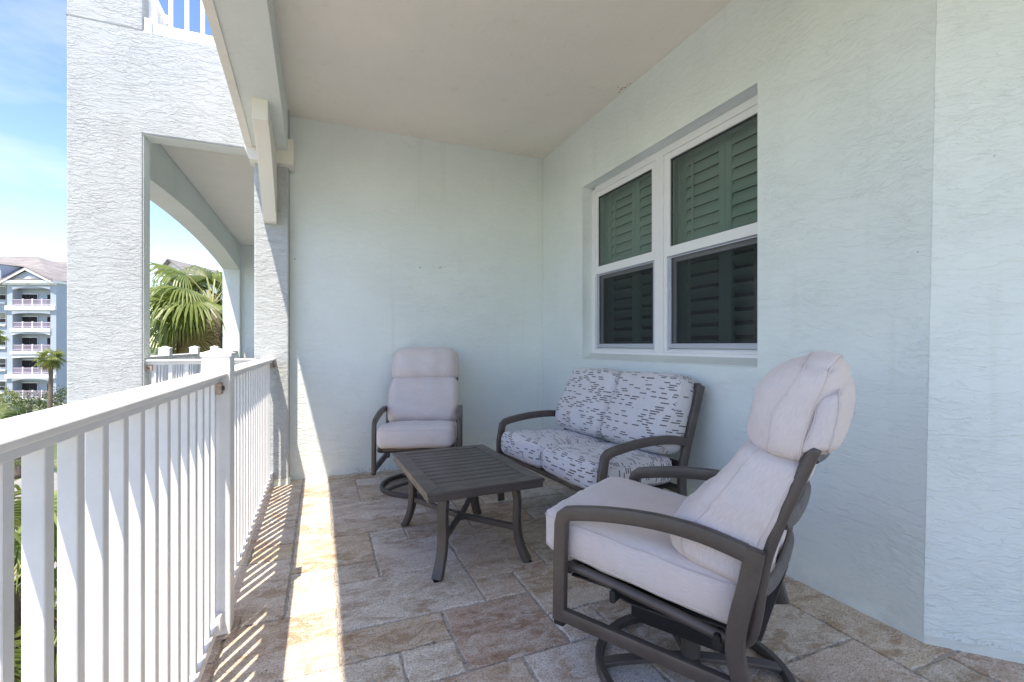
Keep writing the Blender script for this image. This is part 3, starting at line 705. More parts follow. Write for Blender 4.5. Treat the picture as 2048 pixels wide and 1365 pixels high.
# ================================================================== FURNITURE
def cushion(name, size, mat, parent, n=(16, 16, 6), r=.04, puff=.02, crown=.0, deform=None, wr=.004, pip='piping', piping=True, seed=0, uvo=(0, 0), loc=(0, 0, 0), edge_puff=.008, puffb=1.0):
    lx, ly, lz = size; hx, hy, hz = lx / 2, ly / 2, lz / 2
    sv = Vector((seed * 3.1, seed * 1.7, seed * .9))
    def mp(u, v, w_):
        # u, v, w_ in [-1,1] on the cube surface
        p = Vector((u * hx, v * hy, w_ * hz)); q = Vector((max(-hx + r, min(hx - r, p.x)), max(-hy + r, min(hy - r, p.y)), max(-hz + r * .8, min(hz - r * .8, p.z))))
        dd = p - q
        if dd.length > 1e-9:
            # distance along the face direction becomes r
            k = max(abs(dd.x) / r, abs(dd.y) / r, abs(dd.z) / (r * .8)); dn = dd.normalized()
            p = q + dn * r * k if dn.length else p
        b = (1 - u * u) * (1 - v * v)
        p.z += (puff * (b ** .6)) * w_ * (puffb if w_ < 0 else 1) + crown * b
        p.x += edge_puff * u * (1 - w_ * w_) * (1 - v ** 4); p.y += edge_puff * v * (1 - w_ * w_) * (1 - u ** 4)
        # corners of a stuffed cushion draw in slightly
        cnr = (abs(u) ** 3) * (abs(v) ** 3); p.x -= u * cnr * .012; p.y -= v * cnr * .012
        if wr:
            s1 = noise.noise((p + sv) * 9) * wr + noise.noise((p + sv) * 23) * wr * .35
            p.z += s1 * (w_ if abs(w_) > .5 else 0) + s1 * .3
            p.x += noise.noise((p - sv) * 11) * wr * u; p.y += noise.noise((p - sv) * 12) * wr * v
        if wr:
            g_ = (abs(u) ** 10 + abs(v) ** 10)
            p.z += .0035 * g_ * w_ * noise.noise(Vector((u * 14 + seed, v * 14, w_)))
            cr = noise.noise(Vector((u * 2.2 + seed, v * 2.2 - seed, 3))); cr = max(0, 1 - abs(cr) * 14)
            p.z -= .0045 * cr * (1 - u ** 4) * w_ * (1 if w_ > 0 else 0)
        if deform: p = Vector(deform(p))
        return p
    bm = bmesh.new(); uvl = bm.loops.layers.uv.new('UVMap')
    nu, nv, nw = n
    def face(fn, a, b, uvf):
        grid = [[bm.verts.new(mp(*fn(-1 + 2 * i / a, -1 + 2 * j / b))) for j in range(b + 1)] for i in range(a + 1)]
        for i in range(a):
            for j in range(b):
                f = bm.faces.new((grid[i][j], grid[i + 1][j], grid[i + 1][j + 1], grid[i][j + 1]))
                for lp, (ii, jj) in zip(f.loops, ((i, j), (i + 1, j), (i + 1, j + 1), (i, j + 1))):
                    lp[uvl].uv = uvf(-1 + 2 * ii / a, -1 + 2 * jj / b)
    face(lambda u, v: (u, v, 1), nu, nv, lambda u, v: (u * hx + uvo[0], v * hy + uvo[1]))
    face(lambda u, v: (u, v, -1), nu, nv, lambda u, v: (u * hx + uvo[0] + 2, v * hy + uvo[1]))
    face(lambda u, v: (u, 1, v), nu, nw, lambda u, v: (u * hx + uvo[0], v * hz + uvo[1] + 3.03))
    face(lambda u, v: (u, -1, v), nu, nw, lambda u, v: (u * hx + uvo[0], v * hz + uvo[1] + 4.07))
    face(lambda u, v: (1, u, v), nv, nw, lambda u, v: (v * hz + uvo[0], u * hy + uvo[1] + 5.1))
    face(lambda u, v: (-1, u, v), nv, nw, lambda u, v: (v * hz + uvo[0], u * hy + uvo[1] + 6.1))
    bmesh.ops.remove_doubles(bm, verts=bm.verts, dist=.0004); bmesh.ops.recalc_face_normals(bm, faces=bm.faces)
    me = bpy.data.meshes.new(name); bm.to_mesh(me); bm.free()
    for p in me.polygons: p.use_smooth = True
    o = link(name, me, mat, parent, loc=loc)
    if piping:
        for wz in (1, -1):
            path = []; K = 14; e = e2 = 1.0; ww_ = wz * .80
            cr_ = .94
            base = []
            for i in range(K): base.append((-cr_ + 2 * cr_ * i / (K - 1), -1))
            for i in range(K): base.append((1, -cr_ + 2 * cr_ * i / (K - 1)))
            for i in range(K): base.append((cr_ - 2 * cr_ * i / (K - 1), 1))
            for i in range(K): base.append((-1, cr_ - 2 * cr_ * i / (K - 1)))
            for (u, v) in base: path.append(mp(u * e, v * e2, ww_))
            ob('piping', MB().sweep(path, circ(.0024, 6), ref=(.1, .2, 1), closed=True), pip, o, smooth=True)
    return o

def swivel_chair(loc, rz, label, seed, lean=0):
    root = empty('swivel_chair', loc, rz); tag(root, label, 'chair', 'high-backed swivel chairs with oatmeal cushions')
    # chair looks along local +y
    Wc = .305
    # base ring
    ring = MB(); Rr = .322
    ring.sweep([(Rr * math.cos(2 * math.pi * k / 48), Rr * math.sin(2 * math.pi * k / 48), .016) for k in range(48)], rrect(.032, .030, .005, 2), ref=(0, 0, 1), closed=True)
    ob('base_ring', ring, 'metal', root, angle=40)
    for a0 in (35, 125):
        pts = [(math.cos(R(a0)) * t * Rr * .97 + 0, math.sin(R(a0)) * t * Rr * .97, .022 + .035 * (1 - abs(t)) ** .6) for t in [q / 6 for q in range(-6, 7)]]
        ob('base_bar', MB().sweep(pts, rrect(.045, .016, .003, 2), ref=(-math.sin(R(a0)), math.cos(R(a0)), 0)), 'metal', root, angle=40)
    ob('swivel_post', MB().sweep([(0, 0, .05), (0, 0, .175)], circ(.032, 20)), 'metal', root, angle=50)
    mech = MB().box(-.11, .11, -.15, .15, .175, .20).box(-.13, -.105, -.17, .17, .20, .245).box(.105, .13, -.17, .17, .20, .245)
    ob('swivel_plate', mech, 'dark', root, bevel=.003)
    for sx_ in (-1, 1):
        pts = smooth_path([(sx_ * .117, -.19, .245), (sx_ * .117, -.215, .28), (sx_ * .117, -.185, .315), (sx_ * .117, 0, .33), (sx_ * .117, .185, .315), (sx_ * .117, .215, .28), (sx_ * .117, .19, .25), (sx_ * .117, 0, .247)], 5, True)
        ob('rocker_spring', MB().sweep(pts, rrect(.05, .007, .002, 2), ref=(1, 0, 0), closed=True), 'metal', root, angle=40)
    # side frames
    asec = rrect(.030, .048, .007, 3)
    for s_ in (-1, 1):
        x = s_ * (Wc + .012)
        fp = [(x, .352, .212), (x, .350, .40), (x, .345, .545), (x, .338, .572)]
        arm = fp + [(x, .318, .588)] + [tuple(p) for p in smooth_path([(x, .28, .597), (x, .17, .617), (x, .02, .631), (x, -.12, .626), (x, -.240, .603)], 4)]
        ob('armrest', MB().sweep(arm, asec, ref=(1, 0, 0)), 'metal', root, angle=40)
        leg = smooth_path([(x, -.262, .618), (x, -.245, .52), (x, -.222, .42), (x, -.212, .33), (x, -.23, .24), (x, -.245, .19)], 5)
        ob('rear_leg', MB().sweep(leg, rrect(.031, .050, .007, 3), ref=(1, 0, 0)), 'metal', root, angle=40)
        ob('side_rail', MB().sweep([(x, .33, .232), (x, -.235, .222)], rrect(.028, .045, .006, 3), ref=(1, 0, 0)), 'metal', root, angle=40)
        ob('foot_glide', MB().sweep([(x, .352, .196), (x, .352, .213)], rrect(.026, .04, .005, 2), ref=(1, 0, 0)), 'dark', root, angle=40)
    # round tube running under the seat and up the back
    tube = []
    for s_ in (-1, 1):
        x = s_ * (Wc - .03)
        pts = smooth_path([(x, .36, .375), (x, .30, .385), (x, 0, .352), (x, -.18, .328), (x, -.235, .343), (x, -.258, .42), (x, -.285, .60), (x, -.355, .80), (x, -.395, .905)], 6)
        ob('back_tube', MB().sweep(pts, circ(.0165, 12), ref=(1, 0, 0)), 'metal', root, smooth=True)
    ob('front_bar', MB().sweep([(-Wc + .02, .335, .378), (Wc - .02, .335, .378)], rrect(.03, .024, .006, 3), ref=(0, 0, 1)), 'metal', root, angle=40)
    ob('cross_bar', MB().sweep([(-Wc, .16, .345), (Wc, .16, .345)], rrect(.04, .02, .004, 2), ref=(0, 0, 1)).sweep([(-Wc, -.16, .322), (Wc, -.16, .322)], rrect(.04, .02, .004, 2), ref=(0, 0, 1)), 'dark', root, angle=40)
    for (yy, zz) in ((-.275, .495), (-.325, .69), (-.392, .878)):
        pts = smooth_path([(-Wc + .035, yy, zz), (-.18, yy - .014, zz), (0, yy - .020, zz), (.18, yy - .014, zz), (Wc - .035, yy, zz)], 4)
        ob('back_slat', MB().sweep(pts, rrect(.036, .012, .004, 3), ref=(0, .30, .95)), 'metal', root, angle=40)
    for z in (.36, .37):
        pass
    ob('seat_sling', MB().box(-Wc + .03, Wc - .03, -.27, .33, .352, .358), 'dark', root)
    # cushions
    def seat_d(p):
        x, y, z = p
        t = (y + .30) / .62
        z2 = z + .432 + .064 * t
        y2 = y + .112
        if y > .2: z2 -= (y - .2) ** 2 * .55
        return (x, y2, z2)
    cushion('seat_cushion', (.575, .70, .140), 'fabric', root, n=(18, 24, 7), r=.034, puff=.014, deform=seat_d, wr=.005, seed=seed)
    # back cushion: long cushion lying on the leaning tubes
    def back_d(p):
        x, y, z = p     # y runs up the back, z is thickness towards the sitter
        t = (y + .25) / .50; q = (z + .0625) / .125
        T = .150 + .075 * math.exp(-((t - .20) / .27) ** 2)
        tube = -.250 - .03 * t - .115 * t * t
        return (x * (1 + .03 * math.sin(t * 3)), tube + .004 + q * T - .012 * math.sin(math.pi * min(1, max(0, t))) * (1 - q), .465 + .405 * t + .22 * (q * T - .02))
    cushion('back_cushion', (.575, .50, .125), 'fabric', root, n=(20, 24, 8), r=.042, puff=.016, deform=back_d, wr=.008, seed=seed + 5, puffb=.2)
    def pil_d(p):
        x, y, z = p
        t = min(1, max(0, (y + .168) / .336)); ux = x / .29
        prof = .80 + .42 * math.sin(math.pi * (t * .80 + .16)) - .16 * t
        zz = (z + .070) * prof * (1 - .30 * abs(ux) ** 5) + .010 * abs(ux) ** 5
        return (x * (1.0 - .045 * t ** 3), -.378 - .045 * t - .035 * t * t + .97 * zz, .822 + .315 * t + .20 * zz - .012 * abs(ux) ** 4 * t)
    hp = cushion('head_pillow', (.585, .335, .138), 'fabric', root, n=(22, 18, 10), r=.068, puff=.020, deform=pil_d, wr=.009, seed=seed + 9)
    # cloth sleeve behind the pillow that slips over the top of the frame
    def sleeve_d(p):
        x, y, z = p; t = (y + .10) / .20
        return (x * (1 - .02 * t), -.385 - .045 * t + z * (1.15 - .5 * t) - .012 * math.sin(3.1 * t) + .006 * math.sin(x * 17), .880 + .185 * t - z * .25 + .010 * math.sin(x * 11 + 1))
    cushion('pillow_sleeve', (.575, .20, .080), 'fabric', hp, n=(18, 12, 5), r=.028, puff=.006, deform=sleeve_d, wr=.010, seed=seed + 13)
    for px_ in (.20,):
        ob('tie_tab', MB().sweep([(px_, -.43, .955), (px_ + .004, -.458, .947), (px_ + .006, -.472, .940)], rrect(.012, .003, .001, 2), ref=(1, 0, 0)), 'piping', hp)
    if lean:
        pass
    return root
swivel_chair((.778, 3.84, 0), R(-107.5) - R(90), 'high-backed swivel chair against the back wall, behind the slatted table', 1)
swivel_chair((1.225, 1.285, 0), R(120) - R(90), 'high-backed swivel chair in the right foreground, seen from its side and back', 4)

# ---- loveseat
def loveseat(loc, rz):
    root = empty('loveseat', loc, rz); tag(root, 'two-seat outdoor loveseat with dash-patterned cushions under the window', 'loveseat')
    Wc = .585
    asec = rrect(.030, .050, .007, 3)
    for s_ in (-1, 1):
        x = s_ * Wc
        fp = [(x, .335, .012), (x, .352, .25), (x, .345, .46), (x, .325, .572)]
        arm = fp + [(x, .305, .592)] + [tuple(p) for p in smooth_path([(x, .265, .603), (x, .13, .622), (x, -.03, .630), (x, -.17, .622), (x, -.275, .600)], 4)]
        ob('armrest', MB().sweep(arm, asec, ref=(1, 0, 0)), 'metal', root, angle=40)
        leg = smooth_path([(x, -.41, .925), (x, -.335, .70), (x, -.275, .52), (x, -.25, .38), (x, -.265, .22), (x, -.315, .012)], 5)
        ob('leg', MB().sweep(leg, rrect(.031, .054, .007, 3), ref=(1, 0, 0)), 'metal', root, angle=40)
        ob('side_rail', MB().sweep([(x, .33, .30), (x, -.245, .27)], rrect(.028, .048, .006, 3), ref=(1, 0, 0)), 'metal', root, angle=40)
    ob('seat_rail', MB().sweep([(-Wc, .325, .355), (Wc, .325, .355)], rrect(.03, .036, .007, 3), ref=(0, 0, 1)), 'metal', root, angle=40)
    ob('seat_rail', MB().sweep([(-Wc, -.25, .315), (Wc, -.25, .315)], rrect(.03, .036, .007, 3), ref=(0, 0, 1)), 'metal', root, angle=40)
    ob('top_rail', MB().sweep([(-Wc, -.405, .915), (Wc, -.405, .915)], rrect(.048, .026, .007, 3), ref=(0, .3, 1)), 'metal', root, angle=40)
    for k, (yy, zz) in enumerate(((-.385, .845), (-.345, .72), (-.30, .59), (-.27, .46))):
        ob('back_slat', MB().sweep([(-Wc + .02, yy, zz), (Wc - .02, yy, zz)], rrect(.045, .014, .004, 3), ref=(0, .3, 1)), 'metal', root, angle=40)
    ob('centre_stile', MB().sweep([(0, -.395, .90), (0, -.335, .70), (0, -.27, .40)], rrect(.03, .02, .004, 2), ref=(1, 0, 0)), 'metal', root, angle=40)
    ob('seat_sling', MB().box(-Wc + .02, Wc - .02, -.24, .315, .342, .348), 'dark', root)
    for k, s_ in enumerate((-1, 1)):
        xo = s_ * .281
        def sd_(p, xo=xo):
            x, y, z = p; t = (y + .30) / .62
            z2 = z + .428 + .030 * t
            if y > .2: z2 -= (y - .2) ** 2 * .5
            return (x + xo, y + .065, z2)
        cushion('seat_cushion', (.555, .62, .135), 'dash', root, n=(18, 20, 7), r=.040, puff=.016, deform=sd_, wr=.005, seed=11 + k, pip='pipingd', uvo=(k * 1.37, k * .53))
        def bd_(p, xo=xo, s_=s_):
            x, y, z = p; t = (y + .245) / .49
            th = 1.0 + .28 * math.exp(-((t - .28) / .3) ** 2)
            zz = (z + .075) * th
            bx = xo + x * (1.02 - .025 * t)
            return (bx, -.285 - .150 * t + .93 * zz, .515 + .445 * t + .25 * zz * (.6))
        cushion('back_cushion', (.562, .51, .160), 'dash', root, n=(20, 20, 8), r=.042, puff=.026, puffb=.3, deform=bd_, wr=.008, seed=17 + k, pip='pipingd', uvo=(k * 2.11 + .3, .31 + k * .77))
    return root
loveseat((1.640, 2.672, 0), R(186) - R(90))

# ---- slatted coffee table
tb = empty('coffee_table', (.771, 2.661, 0), R(2.0)); tag(tb, 'low taupe metal coffee table with slatted top on four flared legs', 'table')
TW, TL, TZ = .318, .462, .46
def frame_piece(poly):
    mb = MB(); mb.prism(poly, 'z', TZ - .018, TZ); return mb
bw_ = .075
for poly in ([(-TW, -TL), (TW, -TL), (TW - bw_, -TL + bw_), (-TW + bw_, -TL + bw_)], [(TW, -TL), (TW, TL), (TW - bw_, TL - bw_), (TW - bw_, -TL + bw_)],
             [(TW, TL), (-TW, TL), (-TW + bw_, TL - bw_), (TW - bw_, TL - bw_)], [(-TW, TL), (-TW, -TL), (-TW + bw_, -TL + bw_), (-TW + bw_, TL - bw_)]):
    ob('top_frame', frame_piece(poly), 'metal', tb, bevel=.003)
ap = MB()
for (a, b, c_, d_) in ((-TW + .006, TW - .006, -TL + .006, -TL + .03), (-TW + .006, TW - .006, TL - .03, TL - .006), (-TW + .006, -TW + .03, -TL + .03, TL - .03), (TW - .03, TW - .006, -TL + .03, TL - .03)):
    ap.box(a, b, c_, d_, TZ - .050, TZ - .0185)
ob('edge_apron', ap, 'metal', tb, bevel=.004)
ns = 10; L0 = -TL + bw_ + .003; Lw = (2 * TL - 2 * bw_ - .006) / ns
me = MB().box(-TW + bw_ + .001, TW - bw_ - .001, .0048, Lw - .0048, TZ - .016, TZ - .0025).mesh('top_slat'); me.materials.append(M['metal'])
for k in range(ns):
    o = link('top_slat', me, None, tb, loc=(0, L0 + k * Lw, 0)); md = o.modifiers.new('bevel', 'BEVEL'); md.width = .002; md.segments = 2
ob('gap_shade_plate', MB().box(-TW + .05, TW - .05, -TL + .05, TL - .05, TZ - .026, TZ - .0185), 'dark', tb)  # added dark plate, stands in for the shade seen between the slats
for sx_ in (-1, 1):
    for sy_ in (-1, 1):
        dx, dy = sx_ * SQ, sy_ * SQ
        c0 = Vector((sx_ * .205, sy_ * .345, 0))
        pts = smooth_path([c0 + Vector((dx * q, dy * q, z)) for q, z in ((-.012, .42), (.006, .32), (.003, .22), (.014, .12), (.043, .04), (.066, .002))], 4)
        ob('leg', MB().sweep(pts, rrect(.052, .034, .004, 3), ref=(-dy, dx, 0)), 'metal', tb, angle=40)
        ob('stretcher', MB().sweep([c0 + Vector((dx * -.005, dy * -.005, .175)), Vector((sx_ * .012, sy_ * .012, .155))], rrect(.024, .034, .004, 2), ref=(-dy, dx, 0)), 'metal', tb, angle=40)
ob('stretcher_hub', MB().box(-.022, .022, -.035, .035, .138, .173), 'metal', tb, bevel=.003)
for sx_ in (-1, 1):
    for sy_ in (-1, 1):
        ob('foot_cap', MB().box(sx_ * .2517 - .018, sx_ * .2517 + .018, sy_ * .3917 - .018, sy_ * .3917 + .018, .0005, .004), 'dark', tb)
# ================================================================== SURROUNDINGS
cy_, sy_w = math.cos(YAW), math.sin(YAW)
def world(x, y, D):      # photograph pixel at a given distance along the view axis
    u = (x - 1024) / 925 * D
    return Vector((u * cy_ + D * sy_w, -u * sy_w + D * cy_, 1.17 - (y - 690) / 925 * D))
gr = ob('ground', MB().add([(-1500, -1500, GZ), (1500, -1500, GZ), (1500, 1500, GZ), (-1500, 1500, GZ)], [(0, 1, 2, 3)]), 'ground'); tag(gr, kind='structure', label='grass and planting far below the balcony')
pv = ob('pavement', MB().box(-16, -3.2, -30, 60, GZ - .1, GZ + .05), 'paving'); tag(pv, kind='structure', label='pale concrete pavement below the building')

# ---- far apartment building with five storeys of balconies
D = 61.0; S = D / 925
def U(x): return (x - 1024) * S
def Z(y): return 1.17 - (y - 690) * S
base = world(60, 690, D); bz = GZ
fb = empty('apartment_building', (base.x, base.y, bz), -YAW); tag(fb, 'five-storey pale blue apartment building with stacked balconies and a hipped tile roof, far left', 'building')
u0 = U(60)
def X(x, dd=0): return (x - 1024) * (D + dd) / 925 - u0
def ZZ(y, dd=0): return 1.17 - (y - 690) * (D + dd) / 925 - bz
def bpart(name, boxes, mat, bevel=0, parent=fb):
    mb = MB()
    for b in boxes: mb.box(*b)
    return ob(name, mb, mat, parent, bevel=bevel)
eave = ZZ(567)
# columns, beams and slabs of the main bay are boxes round real recesses
bays = [(25, 101)]
rails = [599, 644.5, 690, 736, 782]; tops = [577.5, 626, 668.5, 714.5, 761]; slabs = [(612, 621), (657, 664), (703, 709), (749, 757), (797, 801)]
bpart('wall', [(X(14), X(25), 0, 7, 0, eave), (X(101), X(112.3), 0, 7, 0, eave), (X(25), X(101), 1.15, 7, 0, eave),
               (X(25), X(101), 0, 1.15, ZZ(577), eave)] +
      [(X(25), X(101), 0, 1.15, ZZ(tops[i + 1] - 0), ZZ(slabs[i][0])) for i in range(4)] + [(X(25), X(101), 0, 1.15, 0, ZZ(797))], 'bwall')
for i in range(5):
    a, b = slabs[i]
    bpart('slab_band', [(X(13.5), X(113), -.28, -.002, ZZ(b), ZZ(a))] if i in (0, 3) else [(X(23), X(103), -.22, -.002, ZZ(b), ZZ(a))], 'btrim')
    # arched lintel trim
    vs = []; n = 14; zt_ = ZZ(tops[i] - 3.4)
    poly = [(X(25), zt_)] + [(X(25) + (X(101) - X(25)) * q / n, ZZ(tops[i] + 2.2) + (.38 if i in (0, 2, 4) else .12) * (1 - (2 * q / n - 1) ** 2)) for q in range(n + 1)] + [(X(101), zt_)]
    ob('arch_lintel', MB().prism(poly, 'y', -.1, .25), 'btrim', fb)
    # glass doors and side opening
    dz0 = ZZ(slabs[i][0]) + .02; dz1 = ZZ(tops[i] + (8.5 if i == 0 else 5.5))
    x1_, x2_ = (45, 76)
    dd = 1.12
    fr = bpart('door', [(X(x1_, dd), X(x2_, dd), dd - .06, dd, dz0, dz1)], 'btrim')
    nn = 4 if i == 0 else 2
    for q in range(nn):
        a_ = X(x1_ + .7 + (x2_ - x1_ - .7) * q / nn, dd); b_ = X(x1_ + (x2_ - x1_ - .7) * (q + 1) / nn, dd)
        bpart('pane', [(a_, b_, dd - .1, dd - .065, dz0 + .1, dz1 - .1)], 'bglass2', parent=fr)
    bpart('side_door', [(X(96, dd), X(105, dd), dd - .1, dd, dz0, dz1 - .15)], 'bglass2')
    # railing with posts
    zr0, zr1 = ZZ(slabs[i][0]) + .12, ZZ(rails[i])
    mb = MB().box(X(25), X(101), .08, .16, zr1 - .09, zr1).box(X(25), X(101), .09, .15, zr0, zr0 + .1)
    xx = X(25) + .06
    while xx < X(101) - .04:
        mb.box(xx - .018, xx + .018, .1, .14, zr0 + .1, zr1 - .09); xx += .115
    rl = ob('railing', mb, 'brail', fb)
    for px_ in (44, 63.3, 82.3):
        bpart('railing_post', [(X(px_ - .8), X(px_ + .8), .05, .19, zr0 - .12, zr1 + .1)], 'btrim', parent=rl)
# cornice, roof and front gable
bpart('cornice', [(X(-40), X(115.5), -.55, 7, ZZ(567), ZZ(562.3)), (X(10), X(113.5), -.3, 0, ZZ(570), ZZ(567.1))], 'btrim')
for px_ in (16, 20, 59, 63, 106, 110): bpart('cornice_bracket', [(X(px_ - .7), X(px_ + .7), -.45, -.3, ZZ(569.5), ZZ(567.05))], 'btrim')
def wedge(name, pts, faces, mat): return ob(name, MB().add(pts, faces), mat, fb)
ez = ZZ(562.2)
# main hip: eave rectangle and ridge
rz1 = ZZ(513, 9)
wedge('roof', [(X(-60), -.55, ez), (X(116), -.55, ez), (X(116), 18, ez), (X(-60), 18, ez), (X(-60, 9), 9, rz1), (X(73, 9), 9, rz1)],
      [(0, 1, 5, 4), (1, 2, 5), (2, 3, 4, 5), (0, 4, 3), (3, 2, 1, 0)], 'roof')
gz0, gz1 = ZZ(558.5), ZZ(535.5)
wedge('gable_wall', [(X(16), -.3, gz0 - .15), (X(109), -.3, gz0 - .15), (X(60), -.3, gz1 - .45), (X(60), 4, gz1 - .45), (X(16), 4, gz0 - .15), (X(109), 4, gz0 - .15)], [(0, 1, 2), (5, 4, 3), (0, 2, 3, 4), (1, 5, 3, 2), (0, 4, 5, 1)], 'bwall')
wedge('gable_roof', [(X(8), -.6, gz0 - .25), (X(60), -.6, gz1), (X(115), -.6, gz0 - .25), (X(60), 6.5, gz1), (X(8), 5, gz0), (X(115), 5, gz0),
                     (X(8), -.6, gz0 - .45), (X(60), -.6, gz1 - .2), (X(115), -.6, gz0 - .45), (X(60), 6.5, gz1 - .2), (X(8), 5, gz0 - .2), (X(115), 5, gz0 - .2)],
      [(0, 1, 3, 4), (1, 2, 5, 3), (6, 10, 9, 7), (7, 9, 11, 8), (0, 6, 7, 1), (1, 7, 8, 2)], 'roof')
wedge('gable_fascia', [(X(10.5), -.66, gz0 - .42), (X(60), -.66, gz1 - .18), (X(112), -.66, gz0 - .42), (X(112), -.66, gz0 - .62), (X(60), -.66, gz1 - .42), (X(10.5), -.66, gz0 - .62),
                       (X(10.5), -.605, gz0 - .42), (X(60), -.605, gz1 - .18), (X(112), -.605, gz0 - .42), (X(112), -.605, gz0 - .62), (X(60), -.605, gz1 - .42), (X(10.5), -.605, gz0 - .62)],
      [(0, 1, 4, 5), (1, 2, 3, 4), (6, 11, 10, 7), (7, 10, 9, 8), (0, 6, 7, 1), (1, 7, 8, 2), (5, 4, 10, 11), (4, 3, 9, 10)], 'btrim')
wedge('gable_panel', [(X(50), -.32, gz0 + .0), (X(80), -.32, gz0 + .0), (X(65), -.32, gz0 + .42), (X(50), -.302, gz0), (X(80), -.302, gz0), (X(65), -.302, gz0 + .42)], [(0, 1, 2), (3, 5, 4), (0, 2, 5, 3), (1, 4, 5, 2), (0, 3, 4, 1)], 'btrim')
bpart('gable_apron', [(X(14), X(110), -.5, -.31, ez + .0, gz0 - .0)], 'roof')
# left wing with windows and a dormer, set a little back
lw = 1.2
bpart('wing_wall', [(X(-60, lw), X(14.2, lw) - .001, lw, 7, 0, eave)], 'bwall')
for i, (ya, yb) in enumerate(((574, 600), (626, 645), (673, 690), (717.5, 734.5), (763, 780))):
    for (xa, xb) in ((1.5, 13), (-14, -2)):
        f_ = bpart('window', [(X(xa - .8, lw), X(xb + .6, lw), lw - .1, lw - .002, ZZ(yb + 1, lw), ZZ(ya - 1, lw))], 'btrim')
        ym = (ya + yb) / 2 + (2 if i else 3)
        bpart('pane', [(X(xa, lw), X(xb, lw), lw - .13, lw - .101, ZZ(ym - .5, lw), ZZ(ya, lw))], 'bglass', parent=f_)
        bpart('pane', [(X(xa, lw), X(xb, lw), lw - .13, lw - .101, ZZ(yb, lw), ZZ(ym + .6, lw))], 'bglass2', parent=f_)
    bpart('window_band', [(X(-60, lw), X(13.8, lw), lw - .2, lw - .002, ZZ(yb + 8, lw), ZZ(yb + 4.5, lw))], 'btrim')
wedge('dormer', [(X(-30), 0, ZZ(557)), (X(2), 0, ZZ(557)), (X(2), 0, ZZ(530)), (X(-30), 0, ZZ(530)), (X(-30), 6, ZZ(557)), (X(44, 5), 5, ZZ(548, 5)), (X(49, 5), 5, ZZ(536, 5)), (X(-30), 6, ZZ(530))],
      [(0, 1, 2, 3), (1, 5, 6, 2), (2, 6, 7, 3), (0, 3, 7, 4)], 'bwall')
wedge('dormer_roof', [(X(-34), -.3, ZZ(527)), (X(3), -.3, ZZ(529)), (X(50, 5), 5.2, ZZ(534.5, 5)), (X(20, 7), 7, ZZ(524, 7)), (X(-34), 7, ZZ(520)), (X(3), -.3, ZZ(530.5)), (X(50, 5), 5.2, ZZ(536.5, 5)), (X(-34), -.3, ZZ(528.5))],
      [(0, 1, 3, 4), (1, 2, 3), (1, 5, 6, 2), (0, 7, 5, 1)], 'roof')
# right wing stepping back with more balconies
rw = 7.0
bpart('return_wall', [(X(101), X(112.3) - .002, 7.001, 9.5, 0, eave)], 'bwall')
bpart('right_wing_wall', [(X(104, rw) + 1.2, X(119.5, rw), rw + .1, rw + 8, 0, ZZ(575, rw)), (X(124, rw), X(129, rw) - .3, rw, rw + 8, 0, ZZ(575, rw)), (X(119.5, rw), X(124, rw), rw + 1.6, rw + 8, 0, ZZ(575, rw)), (X(129, rw), X(200, rw), rw + 2.0, rw + 8, 0, ZZ(575, rw)), (X(119.5, rw), X(200, rw), rw, rw + 2.0, ZZ(580, rw), ZZ(575, rw)), (X(112, rw), X(200, rw), rw, rw + 2, 0, ZZ(800, rw))], 'bwall')
bpart('right_wing_cornice', [(X(112, rw), X(200, rw), rw - .5, rw + 8, ZZ(576, rw), ZZ(573, rw))], 'btrim')
wedge('right_wing_roof', [(X(110, rw), rw - .6, ZZ(573, rw)), (X(210, rw), rw - .6, ZZ(573, rw)), (X(210, rw + 9), rw + 9, ZZ(523, rw + 9)), (X(92, rw + 9), rw + 9, ZZ(523, rw + 9)), (X(92, rw + 9), rw + 18, ZZ(573, rw)), (X(210, rw + 9), rw + 18, ZZ(573, rw)), (X(90, rw), rw - .6, ZZ(573, rw))],
      [(6, 0, 1, 2, 3), (3, 2, 5, 4), (6, 3, 4)], 'roof')
for i in range(5):
    zf = ZZ(slabs[i][0] - 1, rw); zr = ZZ(rails[i], rw)
    bpart('wing_slab', [(X(112.5, rw), X(200, rw), rw - .25, rw + 2.0, zf - .35, zf - .02)], 'btrim')
    bpart('wing_opening', [(X(114.5, rw), X(118, rw), rw + .02, rw + .098, zf, zf + 2.25), (X(131, rw), X(140, rw), rw + 1.92, rw + 1.998, zf, zf + 2.1)], 'bglass2')
    mb = MB()
    for (xa, xb) in ((113, 120), (125, 133), (133, 175)):
        mb.box(X(xa, rw), X(xb, rw), rw - .12, rw - .04, zr - .08, zr).box(X(xa, rw), X(xb, rw), rw - .12, rw - .04, zf + .05, zf + .13)
        xx = X(xa, rw) + .05
        while xx < X(xb, rw): mb.box(xx - .018, xx + .018, rw - .1, rw - .06, zf + .1, zr - .08); xx += .13
    ob('wing_railing', mb, 'brail', fb)

